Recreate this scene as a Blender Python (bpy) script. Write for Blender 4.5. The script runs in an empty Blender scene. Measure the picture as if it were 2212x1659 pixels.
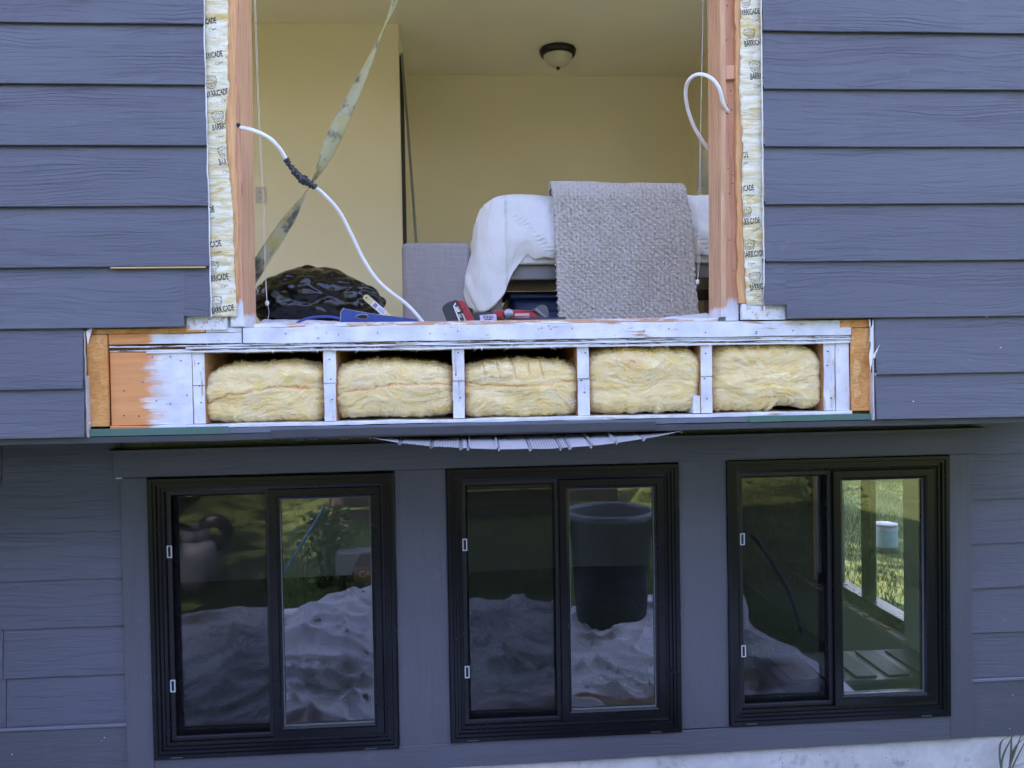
import bpy, bmesh, math, random
import numpy as np
from mathutils import Matrix, Vector
R_ = math.radians
random.seed(7); rng = np.random.default_rng(11)
sc = bpy.context.scene
COL = sc.collection

# ------------------------------------------------------------------ camera
# photo units: 2212 x 1659; camera at the origin height, 2.44 m in front of the upper siding (plane Y = 0)
PW, PH, FX, CD = 2212.0, 1659.0, 1661.0, 2.4435
CR = Vector((0.9977902, -0.06425916, -0.0168963)); CU = Vector((0.01804755, 0.01737763, 0.9996861)); CF = Vector((0.06394537, 0.99778193, -0.01849894))
cam_d = bpy.data.cameras.new('camera'); cam = bpy.data.objects.new('camera', cam_d); COL.objects.link(cam)
cam_d.sensor_width = 36.0; cam_d.lens = 36.0 * FX / PW; cam_d.clip_start = 0.05; cam_d.clip_end = 800
cam.matrix_world = Matrix(((CR.x, CU.x, -CF.x, 0), (CR.y, CU.y, -CF.y, -CD), (CR.z, CU.z, -CF.z, 0), (0, 0, 0, 1)))
sc.camera = cam
# ------------------------------------------------------------------ sky, sun, exposure
SUN_EL, SUN_AZ = R_(40), R_(-20)          # sun stands behind the house, a little to the left
w = bpy.data.worlds.new('World'); sc.world = w; w.use_nodes = True
wn = w.node_tree.nodes; bg = wn['Background']
sky = wn.new('ShaderNodeTexSky'); sky.sky_type = 'NISHITA'; sky.sun_disc = False
sky.sun_elevation = SUN_EL; sky.sun_rotation = SUN_AZ; sky.air_density = 1.0; sky.dust_density = 1.0; sky.ozone_density = 2.4
w.node_tree.links.new(sky.outputs[0], bg.inputs[0]); bg.inputs[1].default_value = 0.15
sun_d = bpy.data.lights.new('sun', 'SUN'); sun_d.energy = 3.0; sun_d.angle = R_(0.53); sun_d.color = (1, 0.95, 0.86)
sun = bpy.data.objects.new('sun', sun_d); COL.objects.link(sun); sun.location = (2, 8, 12)
sdir = Vector((math.sin(SUN_AZ) * math.cos(SUN_EL), math.cos(SUN_AZ) * math.cos(SUN_EL), math.sin(SUN_EL)))
sun.rotation_euler = sdir.to_track_quat('Z', 'Y').to_euler()
vs = sc.view_settings; vs.view_transform = 'Standard'; vs.look = 'None'; vs.gamma = 1; vs.use_curve_mapping = False; vs.exposure = 3.42
vs.use_white_balance = True; vs.white_balance_temperature = 7300; vs.white_balance_tint = 35   # the phone's own white balance
sc.cycles.use_denoising = True; sc.cycles.max_bounces = 10; sc.cycles.diffuse_bounces = 8; sc.cycles.glossy_bounces = 4
sc.cycles.transparent_max_bounces = 16; sc.cycles.sample_clamp_indirect = 8; sc.cycles.caustics_reflective = False; sc.cycles.caustics_refractive = False

# ------------------------------------------------------------------ helpers
def P(px, py, Y):
    v = CF + CR * ((px - PW / 2) / FX) - CU * ((py - PH / 2) / FX)
    t = (Y + CD) / v.y
    return Vector((v.x * t, Y, v.z * t))

def _h(ix, iy, iz, s):
    n = (ix.astype(np.int64) * 374761393 + iy.astype(np.int64) * 668265263 + iz.astype(np.int64) * 2147483647 + s * 974711) & 0xffffffff
    n = ((n ^ (n >> 13)) * 1274126177) & 0xffffffff
    n = ((n ^ (n >> 16)) * 2246822519) & 0xffffffff
    return ((n ^ (n >> 15)) & 0xffffff) / float(0xffffff)
def vn(x, y, z=0.0, s=0):
    x, y, z = np.broadcast_arrays(np.asarray(x, float), np.asarray(y, float), np.asarray(z, float))
    xi, yi, zi = np.floor(x), np.floor(y), np.floor(z); fx, fy, fz = x - xi, y - yi, z - zi
    fx, fy, fz = [f * f * (3 - 2 * f) for f in (fx, fy, fz)]
    o = 0
    for a in (0, 1):
        for b in (0, 1):
            for c in (0, 1):
                o = o + _h(xi + a, yi + b, zi + c, s) * (fx if a else 1 - fx) * (fy if b else 1 - fy) * (fz if c else 1 - fz)
    return o * 2 - 1
def fbm(x, y, z=0.0, o=4, s=0):
    t, a = 0, 1.0
    for i in range(o):
        t = t + a * vn(np.asarray(x) * 2 ** i, np.asarray(y) * 2 ** i, np.asarray(z) * 2 ** i, s + i * 7); a *= .5
    return t

def link(o, parent=None):
    COL.objects.link(o)
    if parent is not None:
        o.parent = parent; o.matrix_parent_inverse = Matrix.Translation(-PLOC(parent))
    return o
def PLOC(o):
    v = o.location.copy()
    if o.parent: v = v + PLOC(o.parent) + o.matrix_parent_inverse.translation
    return v
def thing(name, loc, label=None, cat=None, group=None, kind=None, parent=None):
    o = bpy.data.objects.new(name, None); o.location = loc; o.empty_display_size = .05
    if parent is not None: o.location = (0, 0, 0)
    link(o, parent)
    if parent is not None: o.matrix_parent_inverse = Matrix.Translation(-PLOC(parent))
    return tag(o, label, cat, group, kind)
def tag(o, label=None, cat=None, group=None, kind=None):
    for k, v in (('label', label), ('category', cat), ('group', group), ('kind', kind)):
        if v: o[k] = v
    return o
def obj(name, me, mat, parent=None, smooth=False):
    if isinstance(me, bmesh.types.BMesh):
        bm = me; me = bpy.data.meshes.new(name); bm.to_mesh(me); bm.free()
    if mat is not None: me.materials.append(mat)
    if smooth:
        me.polygons.foreach_set('use_smooth', [True] * len(me.polygons))
    o = bpy.data.objects.new(name, me); link(o, parent)
    return o
def pyd(v, f, name='m'):
    me = bpy.data.meshes.new(name); me.from_pydata([tuple(a) for a in v], [], f); me.update(); return me
def grid_mesh(A, close_u=False, flip=False):
    """A: (nu, nv, 3) array of points"""
    nu, nv = A.shape[:2]; idx = np.arange(nu * nv).reshape(nu, nv)
    a = idx[:-1, :-1].ravel(); b = idx[1:, :-1].ravel(); c = idx[1:, 1:].ravel(); d = idx[:-1, 1:].ravel()
    F = np.stack([a, b, c, d], 1)
    if close_u:
        a, b, c, d = idx[-1, :-1], idx[0, :-1], idx[0, 1:], idx[-1, 1:]
        F = np.concatenate([F, np.stack([a, b, c, d], 1)])
    if flip: F = F[:, ::-1]
    return pyd(A.reshape(-1, 3), F.tolist())
def box(x0, x1, y0, y1, z0, z1, bev=.0, seg=1):
    bm = bmesh.new(); bmesh.ops.create_cube(bm, size=1)
    bmesh.ops.scale(bm, vec=(x1 - x0, y1 - y0, z1 - z0), verts=bm.verts)
    bmesh.ops.translate(bm, vec=((x0 + x1) / 2, (y0 + y1) / 2, (z0 + z1) / 2), verts=bm.verts)
    if bev: bmesh.ops.bevel(bm, geom=bm.edges[:], offset=bev, segments=seg, affect='EDGES', profile=.5)
    return bm
def lumber(x0, x1, y0, y1, z0, z1, axis='x', amp=.0015, seed=0, step=.05, bev=.0015):
    """a sawn board with slightly wandering faces"""
    bm = box(x0, x1, y0, y1, z0, z1, bev)
    L = dict(x=(x0, x1), y=(y0, y1), z=(z0, z1))[axis]; k = 'xyz'.index(axis)
    n = max(1, int((L[1] - L[0]) / step))
    for i in range(1, n):
        co = [0, 0, 0]; co[k] = L[0] + (L[1] - L[0]) * i / n; no = [0, 0, 0]; no[k] = 1
        bmesh.ops.bisect_plane(bm, geom=bm.verts[:] + bm.edges[:] + bm.faces[:], plane_co=co, plane_no=no)
    V = np.array([v.co[:] for v in bm.verts])
    for j in range(3):
        if j == k: continue
        d = amp * vn(V[:, k] * 9, (V[:, j] * 300).round(), j * 3.1, seed) + amp * .6 * vn(V[:, k] * 31, (V[:, j] * 300).round(), j * 5.1, seed + 3)
        for v, q in zip(bm.verts, d): v.co[j] += q
    return bm
def catmull(pts, n=10):
    p = [Vector(a) for a in pts]; p = [p[0] * 2 - p[1]] + p + [p[-1] * 2 - p[-2]]; out = []
    for i in range(1, len(p) - 2):
        for j in range(n):
            t = j / n; a, b, c, d = p[i - 1], p[i], p[i + 1], p[i + 2]
            out.append(.5 * ((2 * b) + (c - a) * t + (2 * a - 5 * b + 4 * c - d) * t * t + (3 * b - a - 3 * c + d) * t ** 3))
    out.append(p[-2]); return out
def tube(pts, r, n=8, flat=1.0, rf=None):
    pts = [Vector(a) for a in pts]; V = []; up = Vector((0, -1, 0))
    for i, p in enumerate(pts):
        t = (pts[min(i + 1, len(pts) - 1)] - pts[max(i - 1, 0)]).normalized()
        a = t.cross(up)
        if a.length < 1e-3: a = t.cross(Vector((1, 0, 0)))
        a.normalize(); b = a.cross(t).normalized(); rr = r if rf is None else rf(i / (len(pts) - 1))
        for k in range(n):
            q = 2 * math.pi * k / n; V.append(p + a * math.cos(q) * rr + b * math.sin(q) * rr * flat)
    F = []
    for i in range(len(pts) - 1):
        for k in range(n):
            F.append((i * n + k, i * n + (k + 1) % n, (i + 1) * n + (k + 1) % n, (i + 1) * n + k))
    F.append(tuple(range(n))); F.append(tuple(range((len(pts) - 1) * n, len(pts) * n))[::-1])
    return pyd(V, F)
def lathe(prof, c, n=32, axis='z'):
    A = np.zeros((n, len(prof), 3))
    for i in range(n):
        q = 2 * math.pi * i / n
        for j, (r, h) in enumerate(prof):
            if axis == 'z': A[i, j] = (c[0] + r * math.cos(q), c[1] + r * math.sin(q), c[2] + h)
            elif axis == 'y': A[i, j] = (c[0] + r * math.cos(q), c[1] + h, c[2] + r * math.sin(q))
    return grid_mesh(A, close_u=True)
def prism(pts, y0, y1, bev=0.0):
    """outline in (x, z) extruded along y"""
    bm = bmesh.new(); a = [bm.verts.new((x, y0, z)) for x, z in pts]; f = bm.faces.new(a)
    r = bmesh.ops.extrude_face_region(bm, geom=[f]); bmesh.ops.translate(bm, vec=(0, y1 - y0, 0), verts=[v for v in r['geom'] if isinstance(v, bmesh.types.BMVert)])
    bmesh.ops.recalc_face_normals(bm, faces=bm.faces)
    if bev: bmesh.ops.bevel(bm, geom=bm.edges[:], offset=bev, segments=2, affect='EDGES', profile=.5)
    return bm
def merge(*bms):
    out = bmesh.new()
    for b in bms:
        if isinstance(b, bmesh.types.BMesh):
            me = bpy.data.meshes.new('t'); b.to_mesh(me); b.free()
        else: me = b
        out.from_mesh(me); bpy.data.meshes.remove(me)
    return out
def prof_ring(x0, x1, z0, z1, Y, prof):
    """mitred frame; prof = list of (inset, depth)"""
    V = []; F = []
    for o, y in prof:
        V += [(x0 + o, Y + y, z0 + o), (x1 - o, Y + y, z0 + o), (x1 - o, Y + y, z1 - o), (x0 + o, Y + y, z1 - o)]
    for i in range(len(prof) - 1):
        for k in range(4): F.append((i * 4 + k, i * 4 + (k + 1) % 4, i * 4 + 4 + (k + 1) % 4, i * 4 + 4 + k))
    return pyd(V, F)
def text_mesh(body, size, off=0.0):
    c = bpy.data.curves.new('t', 'FONT'); c.body = body; c.size = size; c.offset = off; c.resolution_u = 2
    o = bpy.data.objects.new('t', c); COL.objects.link(o); dg = bpy.context.evaluated_depsgraph_get()
    me = bpy.data.meshes.new_from_object(o.evaluated_get(dg)); bpy.data.objects.remove(o); bpy.data.curves.remove(c)
    me.materials.clear(); return me
def ribbon2d(polys, wd):
    """flat strokes in local (x, y) plane"""
    V = []; F = []
    for pl in polys:
        pl = [Vector((a, b, 0)) for a, b in pl]
        for i, p in enumerate(pl):
            t = (pl[min(i + 1, len(pl) - 1)] - pl[max(i - 1, 0)]).normalized(); n = Vector((-t.y, t.x, 0)) * wd / 2
            V += [p + n, p - n]
            if i: k = len(V); F.append((k - 4, k - 3, k - 1, k - 2))
    return pyd(V, F)

# ------------------------------------------------------------------ materials
class Mt:
    def __init__(s, name):
        s.m = bpy.data.materials.new(name); s.m.use_nodes = True; s.t = s.m.node_tree; s.b = s.t.nodes['Principled BSDF']; s.out = s.t.nodes['Material Output']
        s._co = None
    def n(s, ty, **k):
        nd = s.t.nodes.new('ShaderNode' + ty)
        for a, v in k.items():
            if a.startswith('i_'):
                key = a[2:]; key = int(key) if key.isdigit() else key.replace('_', ' ')
                s.set(nd.inputs[key], v)
            else: setattr(nd, a, v)
        return nd
    def set(s, sock, v):
        if isinstance(v, bpy.types.NodeSocket): s.t.links.new(v, sock)
        elif isinstance(v, tuple) and len(v) == 3 and sock.type == 'RGBA': sock.default_value = (*v, 1)
        else: sock.default_value = v
    def co(s, rnd=0.0):
        tc = s.n('TexCoord').outputs['Object']
        if rnd:
            oi = s.n('ObjectInfo').outputs['Random']
            c = s.n('CombineXYZ', i_0=s.math('MULTIPLY', oi, rnd), i_1=s.math('MULTIPLY', oi, rnd * 1.7), i_2=s.math('MULTIPLY', oi, rnd * .37)).outputs[0]
            tc = s.n('VectorMath', operation='ADD', i_0=tc, i_1=c).outputs[0]
        return tc
    def mapv(s, v, sc_=(1, 1, 1), loc=(0, 0, 0), rot=(0, 0, 0)):
        return s.n('Mapping', i_Vector=v, i_Scale=sc_, i_Location=loc, i_Rotation=rot).outputs[0]
    def noise(s, v, scale=5, detail=3, rough=.5, dist=0.0, out=0):
        return s.n('TexNoise', i_Vector=v, i_Scale=scale, i_Detail=detail, i_Roughness=rough, i_Distortion=dist).outputs[out]
    def math(s, op, a, b=0.0, c=0.0, clamp=False):
        return s.n('Math', operation=op, use_clamp=clamp, i_0=a, i_1=b, i_2=c).outputs[0]
    def ramp(s, f, stops, interp='LINEAR'):
        r = s.n('ValToRGB', i_Fac=f); cr = r.color_ramp; cr.interpolation = interp
        while len(cr.elements) < len(stops): cr.elements.new(.5)
        for e, (p, c) in zip(cr.elements, stops):
            e.position = p; e.color = (*c, 1) if isinstance(c, tuple) else (c, c, c, 1)
        return r.outputs[0]
    def mix(s, f, a, b, bt='MIX'):
        m = s.n('Mix', data_type='RGBA', blend_type=bt)
        s.set(m.inputs[0], f); s.set(m.inputs[6], a); s.set(m.inputs[7], b); return m.outputs[2]
    def bump(s, h, strength=.3, dist=.002, nrm=None):
        b = s.n('Bump', i_Strength=strength, i_Distance=dist, i_Height=h)
        if nrm is not None: s.set(b.inputs['Normal'], nrm)
        return b.outputs[0]
    def fin(s, col=None, rough=None, spec=None, nrm=None, metal=None, **k):
        for key, v in (('Base Color', col), ('Roughness', rough), ('Specular IOR Level', spec), ('Normal', nrm), ('Metallic', metal)):
            if v is not None: s.set(s.b.inputs[key], v)
        for key, v in k.items(): s.set(s.b.inputs[key.replace('_', ' ')], v)
        return s.m

def plain(name, col, rough=.5, spec=.5, metal=0.0, var=.06, vs_=12.0, bmp=0.0, bs=60.0):
    m = Mt(name); c = m.co(3.0); nz = m.noise(c, vs_, 4)
    cl = m.mix(nz, tuple(max(0, a * (1 - var * 2)) for a in col), tuple(a * (1 + var * 2) for a in col))
    nr = m.bump(m.noise(c, bs, 4), bmp, .002) if bmp else None
    return m.fin(cl, m.math('ADD', rough - .05, m.math('MULTIPLY', nz, .1)), spec, nr, metal)

def m_siding(name, col, grain=1.0, vert=False):
    m = Mt(name); c = m.co(40.0)
    if vert: q = m.n('SeparateXYZ', i_0=c).outputs; c = m.n('CombineXYZ', i_0=q[2], i_1=q[1], i_2=q[0]).outputs[0]
    wob = m.noise(m.mapv(c, (1.1, 1, 5.0)), 1.6, 2, .5)
    wobv = m.n('CombineXYZ', i_2=m.math('MULTIPLY', wob, .10)).outputs[0]
    c2 = m.n('VectorMath', operation='ADD', i_0=c, i_1=wobv).outputs[0]
    g1 = m.noise(m.mapv(c2, (4.2, 1, 105)), 1.0, 6, .66, .35)             # long grain
    g2 = m.noise(m.mapv(c2, (16, 1, 260)), 1.0, 4, .65)                  # short brushy ticks
    wv = m.n('TexWave', wave_type='BANDS', bands_direction='Z', wave_profile='SAW', i_Vector=c2, i_Scale=24.0, i_Distortion=3.0, i_Detail=3.0, i_Detail_Scale=.5).outputs[1]
    wv = m.ramp(wv, [(0, 0.0), (.12, 1.0), (.3, .8), (1, .8)])
    mask = m.ramp(m.noise(m.mapv(c, (1.0, 1, 7)), 1.3, 2), [(.52, 0.0), (.66, 1.0)])
    gl = m.ramp(g1, [(.30, 0.0), (.44, .75), (.62, 1.0)])
    h = m.math('ADD', m.math('MULTIPLY', gl, .50), m.math('MULTIPLY', g2, .42))
    h = m.math('ADD', h, m.math('MULTIPLY', m.math('MULTIPLY', wv, mask), .55))
    tone = m.noise(m.mapv(c, (.7, 1, 2.5)), 1.2, 4)
    cl = m.mix(m.ramp(tone, [(.3, 0.0), (.7, 1.0)]), tuple(a * .90 for a in col), tuple(a * 1.09 for a in col))
    cl = m.mix(m.math('MULTIPLY', m.math('SUBTRACT', 1.0, gl), .13), cl, tuple(a * .45 for a in col))
    oi = m.n('ObjectInfo').outputs['Random']; cl = m.mix(m.math('MULTIPLY', oi, .16), cl, tuple(a * .55 for a in col))
    dust = m.ramp(m.noise(m.mapv(c, (3, 1, 3)), 3.0, 5, .7), [(.62, 0.0), (.78, .10)])
    cl = m.mix(dust, cl, (.45, .45, .5))
    return m.fin(cl, m.math('ADD', .42, m.math('MULTIPLY', g2, .16)), .45, m.bump(h, .85 * min(1, grain), .0034 * grain))

def m_wood(name, c1, c2, axis='z', paint=0.0, pcol=(.79, .785, .80), edge=None, ring=26.0, pbump=.35, seed=0.0, pscale=1.0):
    """raw lumber with white primer brushed over part of it; edge=(axis index, position, width, sign) puts a brushed paint edge"""
    m = Mt(name); c = m.co(23.0); st = {'z': (1, 1, .07), 'x': (.07, 1, 1), 'y': (1, .07, 1)}[axis]
    g = m.noise(m.mapv(c, st), ring * 3, 4, .6, .6); g2 = m.noise(m.mapv(c, tuple(a * 1.0 for a in st)), ring * 14, 2, .5)
    big = m.noise(m.mapv(c, st), ring * .35, 2)
    cl = m.mix(m.ramp(g, [(.32, 0.0), (.68, 1.0)]), c2, c1)
    cl = m.mix(m.math('MULTIPLY', big, .35), cl, tuple(a * .62 for a in c2)); cl = m.mix(m.ramp(m.noise(m.mapv(c, tuple(a * (1 if a == 1 else .6) for a in st)), ring * 2.1, 5, .7), [(.54, 0.0), (.70, .5 if axis == 'z' else .28)]), cl, tuple(a * .40 for a in c2))
    kn = m.n('TexVoronoi', i_Vector=m.mapv(c, tuple(1 if a == 1 else .4 for a in st)), i_Scale=6.0).outputs[0]
    cl = m.mix(m.ramp(kn, [(.05, .85), (.10, 0.0)]), cl, (.10, .035, .015))
    h = m.math('ADD', m.math('MULTIPLY', g, .5), m.math('MULTIPLY', g2, .3)); rough = .62
    if paint > 0 or edge:
        obc = m.n('TexCoord').outputs['Object']
        sx = (2.2, 2, 16) if axis in 'xy' else (16, 2, 2.2)
        br = m.math('ADD', m.math('MULTIPLY', m.noise(m.mapv(c, tuple(a * pscale for a in sx)), 2.2, 6, .68, .3), .72), m.math('MULTIPLY', m.noise(m.mapv(c, tuple((a * 5 if a > 10 else a * 2) * pscale for a in sx)), 2.2, 4, .7), .28))
        if edge:
            ax, pos, wd, sg = edge
            sp = m.n('SeparateXYZ', i_0=obc).outputs[ax]
            t = m.math('MULTIPLY', m.math('SUBTRACT', sp, pos), sg / wd)
            f = m.math('ADD', t, m.math('MULTIPLY', m.math('SUBTRACT', br, .5), 3.2))
            mask = m.ramp(f, [(.22, 0.0), (.42, .45), (.62, .85), (.9, 1.0)])
            patch = m.ramp(m.noise(m.mapv(c, sx), 5, 5, .7), [(.25, 0.0), (.33, 1.0)])
            mask = m.math('MULTIPLY', mask, patch)
        else:
            th = .33 + (.9 - paint) * .43; mask = m.ramp(br, [(th, 0.0), (th + .06, 1.0)])
        thin = m.noise(m.mapv(c, (5, 5, 5)), 2.5, 4)
        pc = m.mix(m.ramp(thin, [(.35, 0.0), (.7, 1.0)]), pcol, tuple(a * b for a, b in zip(pcol, (.74, .75, .80))))
        fl = m.ramp(m.noise(m.mapv(c, (.35, 1, 1) if axis != 'z' else (1, 1, .35)), 85, 4, .7), [(.60, 0.0), (.68, 1.0)])
        pc = m.mix(m.math('MULTIPLY', fl, .55), pc, (.40, .33, .31))
        cl = m.mix(mask, cl, pc)
        brs = m.noise(m.mapv(c, tuple(a * 6 for a in sx)), 2, 3)
        h = m.math('ADD', h, m.math('MULTIPLY', mask, m.math('ADD', .7, m.math('MULTIPLY', brs, .8))))
        rough = m.math('SUBTRACT', .62, m.math('MULTIPLY', mask, .14))
    return m.fin(cl, rough, .35, m.bump(h, pbump, .0022))

def m_osb(name, paint=False):
    m = Mt(name); c = m.co(0.0)
    v1 = m.n('TexVoronoi', i_Vector=m.mapv(c, (1, 1, .45), rot=(0, .5, 0)), i_Scale=42.0, feature='F1')
    v2 = m.n('TexVoronoi', i_Vector=m.mapv(c, (.4, 1, 1), rot=(0, .4, 0)), i_Scale=30.0)
    a = m.ramp(v1.outputs[1], [(0, (.58, .20, .05)), (.5, (.80, .34, .10)), (1, (.90, .54, .24))])
    b = m.ramp(v2.outputs[1], [(0, (.62, .22, .055)), (1, (.84, .40, .13))])
    edg = m.n('TexVoronoi', i_Vector=m.mapv(c, (1, 1, .45), rot=(0, .5, 0)), i_Scale=42.0, feature='DISTANCE_TO_EDGE').outputs[0]
    cl = m.mix(.45, a, b); cl = m.mix(m.ramp(edg, [(.0, .14), (.05, 0.0)]), cl, (.40, .13, .03)); cl = m.mix(m.ramp(m.noise(m.mapv(c, (10, 10, 45)), 6, 3), [(.4, 0.0), (.7, .55)]), cl, (.34, .12, .035))
    h = m.math('ADD', v1.outputs[0], m.math('MULTIPLY', m.noise(c, 180, 3), .4))
    if paint:
        mask = m.ramp(m.noise(c, 60, 5, .75), [(.36, 0.0), (.44, 1.0)])
        cl = m.mix(mask, cl, m.mix(m.noise(c, 25, 3), (.66, .66, .69), (.80, .80, .82))); h = m.math('ADD', m.math('MULTIPLY', h, 1.6), mask)
    return m.fin(cl, .6, .35, m.bump(h, .5, .003))

def m_wrap():
    m = Mt('house_wrap_film'); c = m.co(0)
    w1 = m.noise(m.mapv(c, (6, 1, 26)), 1.6, 5, .62, 1.6); w2 = m.noise(m.mapv(c, (3, 1, 5)), 1.3, 3)
    yel = m.math('MULTIPLY', m.ramp(w1, [(.42, 0.0), (.60, 1.0)]), m.ramp(w2, [(.34, .40), (.60, 1.0)]))
    cl = m.mix(yel, (.80, .75, .60), (.70, .50, .19)); cl = m.mix(m.ramp(m.noise(c, 50, 4), [(.62, 0.0), (.8, .35)]), cl, (.46, .36, .24))
    return m.fin(cl, .45, .4, m.bump(m.math('ADD', w1, m.math('MULTIPLY', m.noise(m.mapv(c, (20, 1, 90)), 2, 3), .4)), .9, .006))

def m_fiber():
    m = Mt('glass_wool'); c = m.co(9.0)
    at = m.n('Attribute', attribute_name='streak').outputs['Color']; sp = m.n('SeparateColor', i_0=at).outputs
    sw = m.noise(m.mapv(c, (5, 5, 16)), 1.6, 3, .55, 1.2, out=1)
    c2 = m.n('VectorMath', operation='ADD', i_0=c, i_1=m.n('VectorMath', operation='SCALE', i_0=sw, i_Scale=.05).outputs[0]).outputs[0]
    f1 = m.noise(m.mapv(c2, (34, 20, 150)), 1.5, 7, .78, 1.1); f2 = m.noise(m.mapv(c2, (10, 10, 24)), 1.4, 4, .6, .8)
    cl = m.mix(m.ramp(f2, [(.34, 0.0), (.64, 1.0)]), (.98, .855, .60), (.98, .745, .31))
    cl = m.mix(m.ramp(f1, [(.28, .40), (.52, 0.0)]), cl, (.86, .68, .36))
    cl = m.mix(m.ramp(m.noise(c2, 13, 3), [(.58, 0.0), (.74, .5)]), cl, (.97, .79, .24))
    cl = m.mix(sp[0], cl, (.90, .36, .16)); cl = m.mix(sp[1], cl, (.22, .20, .17))
    h = m.math('ADD', f1, m.math('MULTIPLY', f2, .8))
    return m.fin(cl, .95, .1, m.bump(h, .55, .0036), Sheen_Weight=.35, Subsurface_Weight=.25, Subsurface_Radius=(.012, .010, .006), Subsurface_Scale=.6)

def m_glass(name='window_glass', tint=(.93, .96, .95), wav=.012, refl=.135):
    m = Mt(name); m.t.nodes.remove(m.b)
    c = m.co(5.0); bn = m.bump(m.noise(c, 2.2, 1), wav, .01)
    lw = m.n('LayerWeight', i_Blend=.5, i_Normal=bn).outputs['Facing']
    r = m.math('ADD', refl, m.math('MULTIPLY', m.math('POWER', lw, 5.0), .95), clamp=True)
    tr = m.n('BsdfTransparent', i_Color=(*tint, 1)).outputs[0]; gl = m.n('BsdfGlossy', i_Roughness=0.004, i_Normal=bn).outputs[0]
    mx = m.n('MixShader', i_0=r, i_1=tr, i_2=gl).outputs[0]
    dst = m.n('BsdfDiffuse', i_Color=(.6, .6, .62, 1)).outputs[0]
    dm = m.ramp(m.noise(c, 40, 5, .8), [(.60, 0.001), (.88, .014)])
    mx2 = m.n('MixShader', i_0=dm, i_1=mx, i_2=dst).outputs[0]
    m.t.links.new(mx2, m.out.inputs[0]); return m.m
def m_screen():
    m = Mt('insect_screen_mesh'); m.t.nodes.remove(m.b)
    tr = m.n('BsdfTransparent').outputs[0]; d = m.n('BsdfDiffuse', i_Color=(.012, .012, .015, 1)).outputs[0]
    m.t.links.new(m.n('MixShader', i_0=.24, i_1=tr, i_2=d).outputs[0], m.out.inputs[0]); return m.m

SID = m_siding('slate_blue_siding_paint', (.110, .114, .150))
SIDL = m_siding('slate_blue_lower_siding_paint', (.110, .114, .150), 1.25)
TRIM = m_siding('slate_blue_trim_paint', (.098, .100, .121), .8)
TRIMV = m_siding('slate_blue_trim_paint_upright', (.098, .100, .121), .9, True)
WRAP = m_wrap(); OSB = m_osb('osb_board'); OSBP = m_osb('osb_painted_white', True); FIBER = m_fiber(); GLASS = m_glass(); SCREEN = m_screen(); CLEAR = m_glass('clear_pane_glass', (.98, .99, .98), .01, .04)
STUD = m_wood('pine_stud_wood', (.76, .43, .265), (.58, .29, .16), 'z')
STUDR = m_wood('reddish_stud_wood', (.82, .42, .26), (.64, .28, .16), 'z', edge=(2, .235, .035, -1))
STUDP = m_wood('pine_stud_wood_primer_foot', (.76, .43, .265), (.58, .29, .16), 'z', edge=(2, .20, .03, -1))
TORN = m_wood('torn_osb_edge', (.88, .47, .22), (.62, .27, .11), 'z', pbump=.9, ring=40)
WHT = m_wood('white_primed_lumber', (.60, .36, .22), (.45, .24, .14), 'x', paint=.84)
WHTZ = m_wood('white_primed_joist', (.60, .36, .22), (.45, .24, .14), 'z', paint=.82)
STREAK = m_wood('streaky_primed_edge', (.66, .38, .24), (.55, .28, .16), 'x', paint=.56, pscale=1.6)
LAM = m_wood('splintered_plywood_edge', (.34, .14, .085), (.22, .085, .055), 'x', paint=.62, pscale=2.0, pbump=.8)
RIM = m_wood('rim_board_half_primed', (.90, .37, .145), (.78, .29, .10), 'x', edge=(0, -1.005, .10, 1), ring=16)
BAND = m_wood('band_board_half_primed', (.88, .36, .135), (.72, .26, .085), 'x', edge=(0, -.985, .04, 1))
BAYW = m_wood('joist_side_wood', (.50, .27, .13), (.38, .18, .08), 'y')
CONC = None
def m_conc():
    m = Mt('concrete_foundation'); c = m.co(0)
    n = m.noise(c, 9, 6, .7); p = m.n('TexVoronoi', i_Vector=c, i_Scale=42.0).outputs[0]
    pit = m.ramp(p, [(.08, 1.0), (.14, 0.0)]); pm = m.math('MULTIPLY', pit, m.ramp(m.noise(c, 7, 2), [(.5, 0.0), (.56, 1.0)]))
    cl = m.mix(m.ramp(n, [(.3, 0.0), (.7, 1.0)]), (.52, .48, .47), (.74, .70, .68)); cl = m.mix(m.ramp(m.noise(c, 14, 4), [(.6, 0.0), (.75, .6)]), cl, (.24, .22, .22))
    cl = m.mix(pm, cl, (.10, .09, .09))
    return m.fin(cl, .85, .3, m.bump(m.math('SUBTRACT', m.math('MULTIPLY', n, .5), pm), .5, .006))
CONC = m_conc()
BLACKV = plain('black_window_vinyl', (.006, .006, .008), .26, .35, var=.1, bmp=.05, bs=200)
CHAR = plain('charcoal_metal_trim', (.050, .052, .064), .45, .5, var=.1)
def m_flash():
    m = Mt('teal_flashing_metal'); c = m.n('TexCoord').outputs['Object']; x = m.n('SeparateXYZ', i_0=c).outputs[0]
    nz = m.noise(m.mapv(c, (1, 1, 1)), 9, 3)
    l = m.math('ADD', m.math('ABSOLUTE', m.math('SUBTRACT', x, .09)), m.math('MULTIPLY', m.math('SUBTRACT', nz, .5), .05))
    f = m.ramp(l, [(.80, 1.0), (.84, 0.0)])
    cl = m.mix(f, m.mix(nz, (.045, .125, .108), (.07, .165, .142)), m.mix(nz, (.10, .115, .16), (.14, .17, .21)))
    return m.fin(cl, .38, .5)
FLASH = m_flash()
VINYLW = plain('pale_soffit_vinyl', (.46, .45, .47), .4, .5, var=.06)
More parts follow.
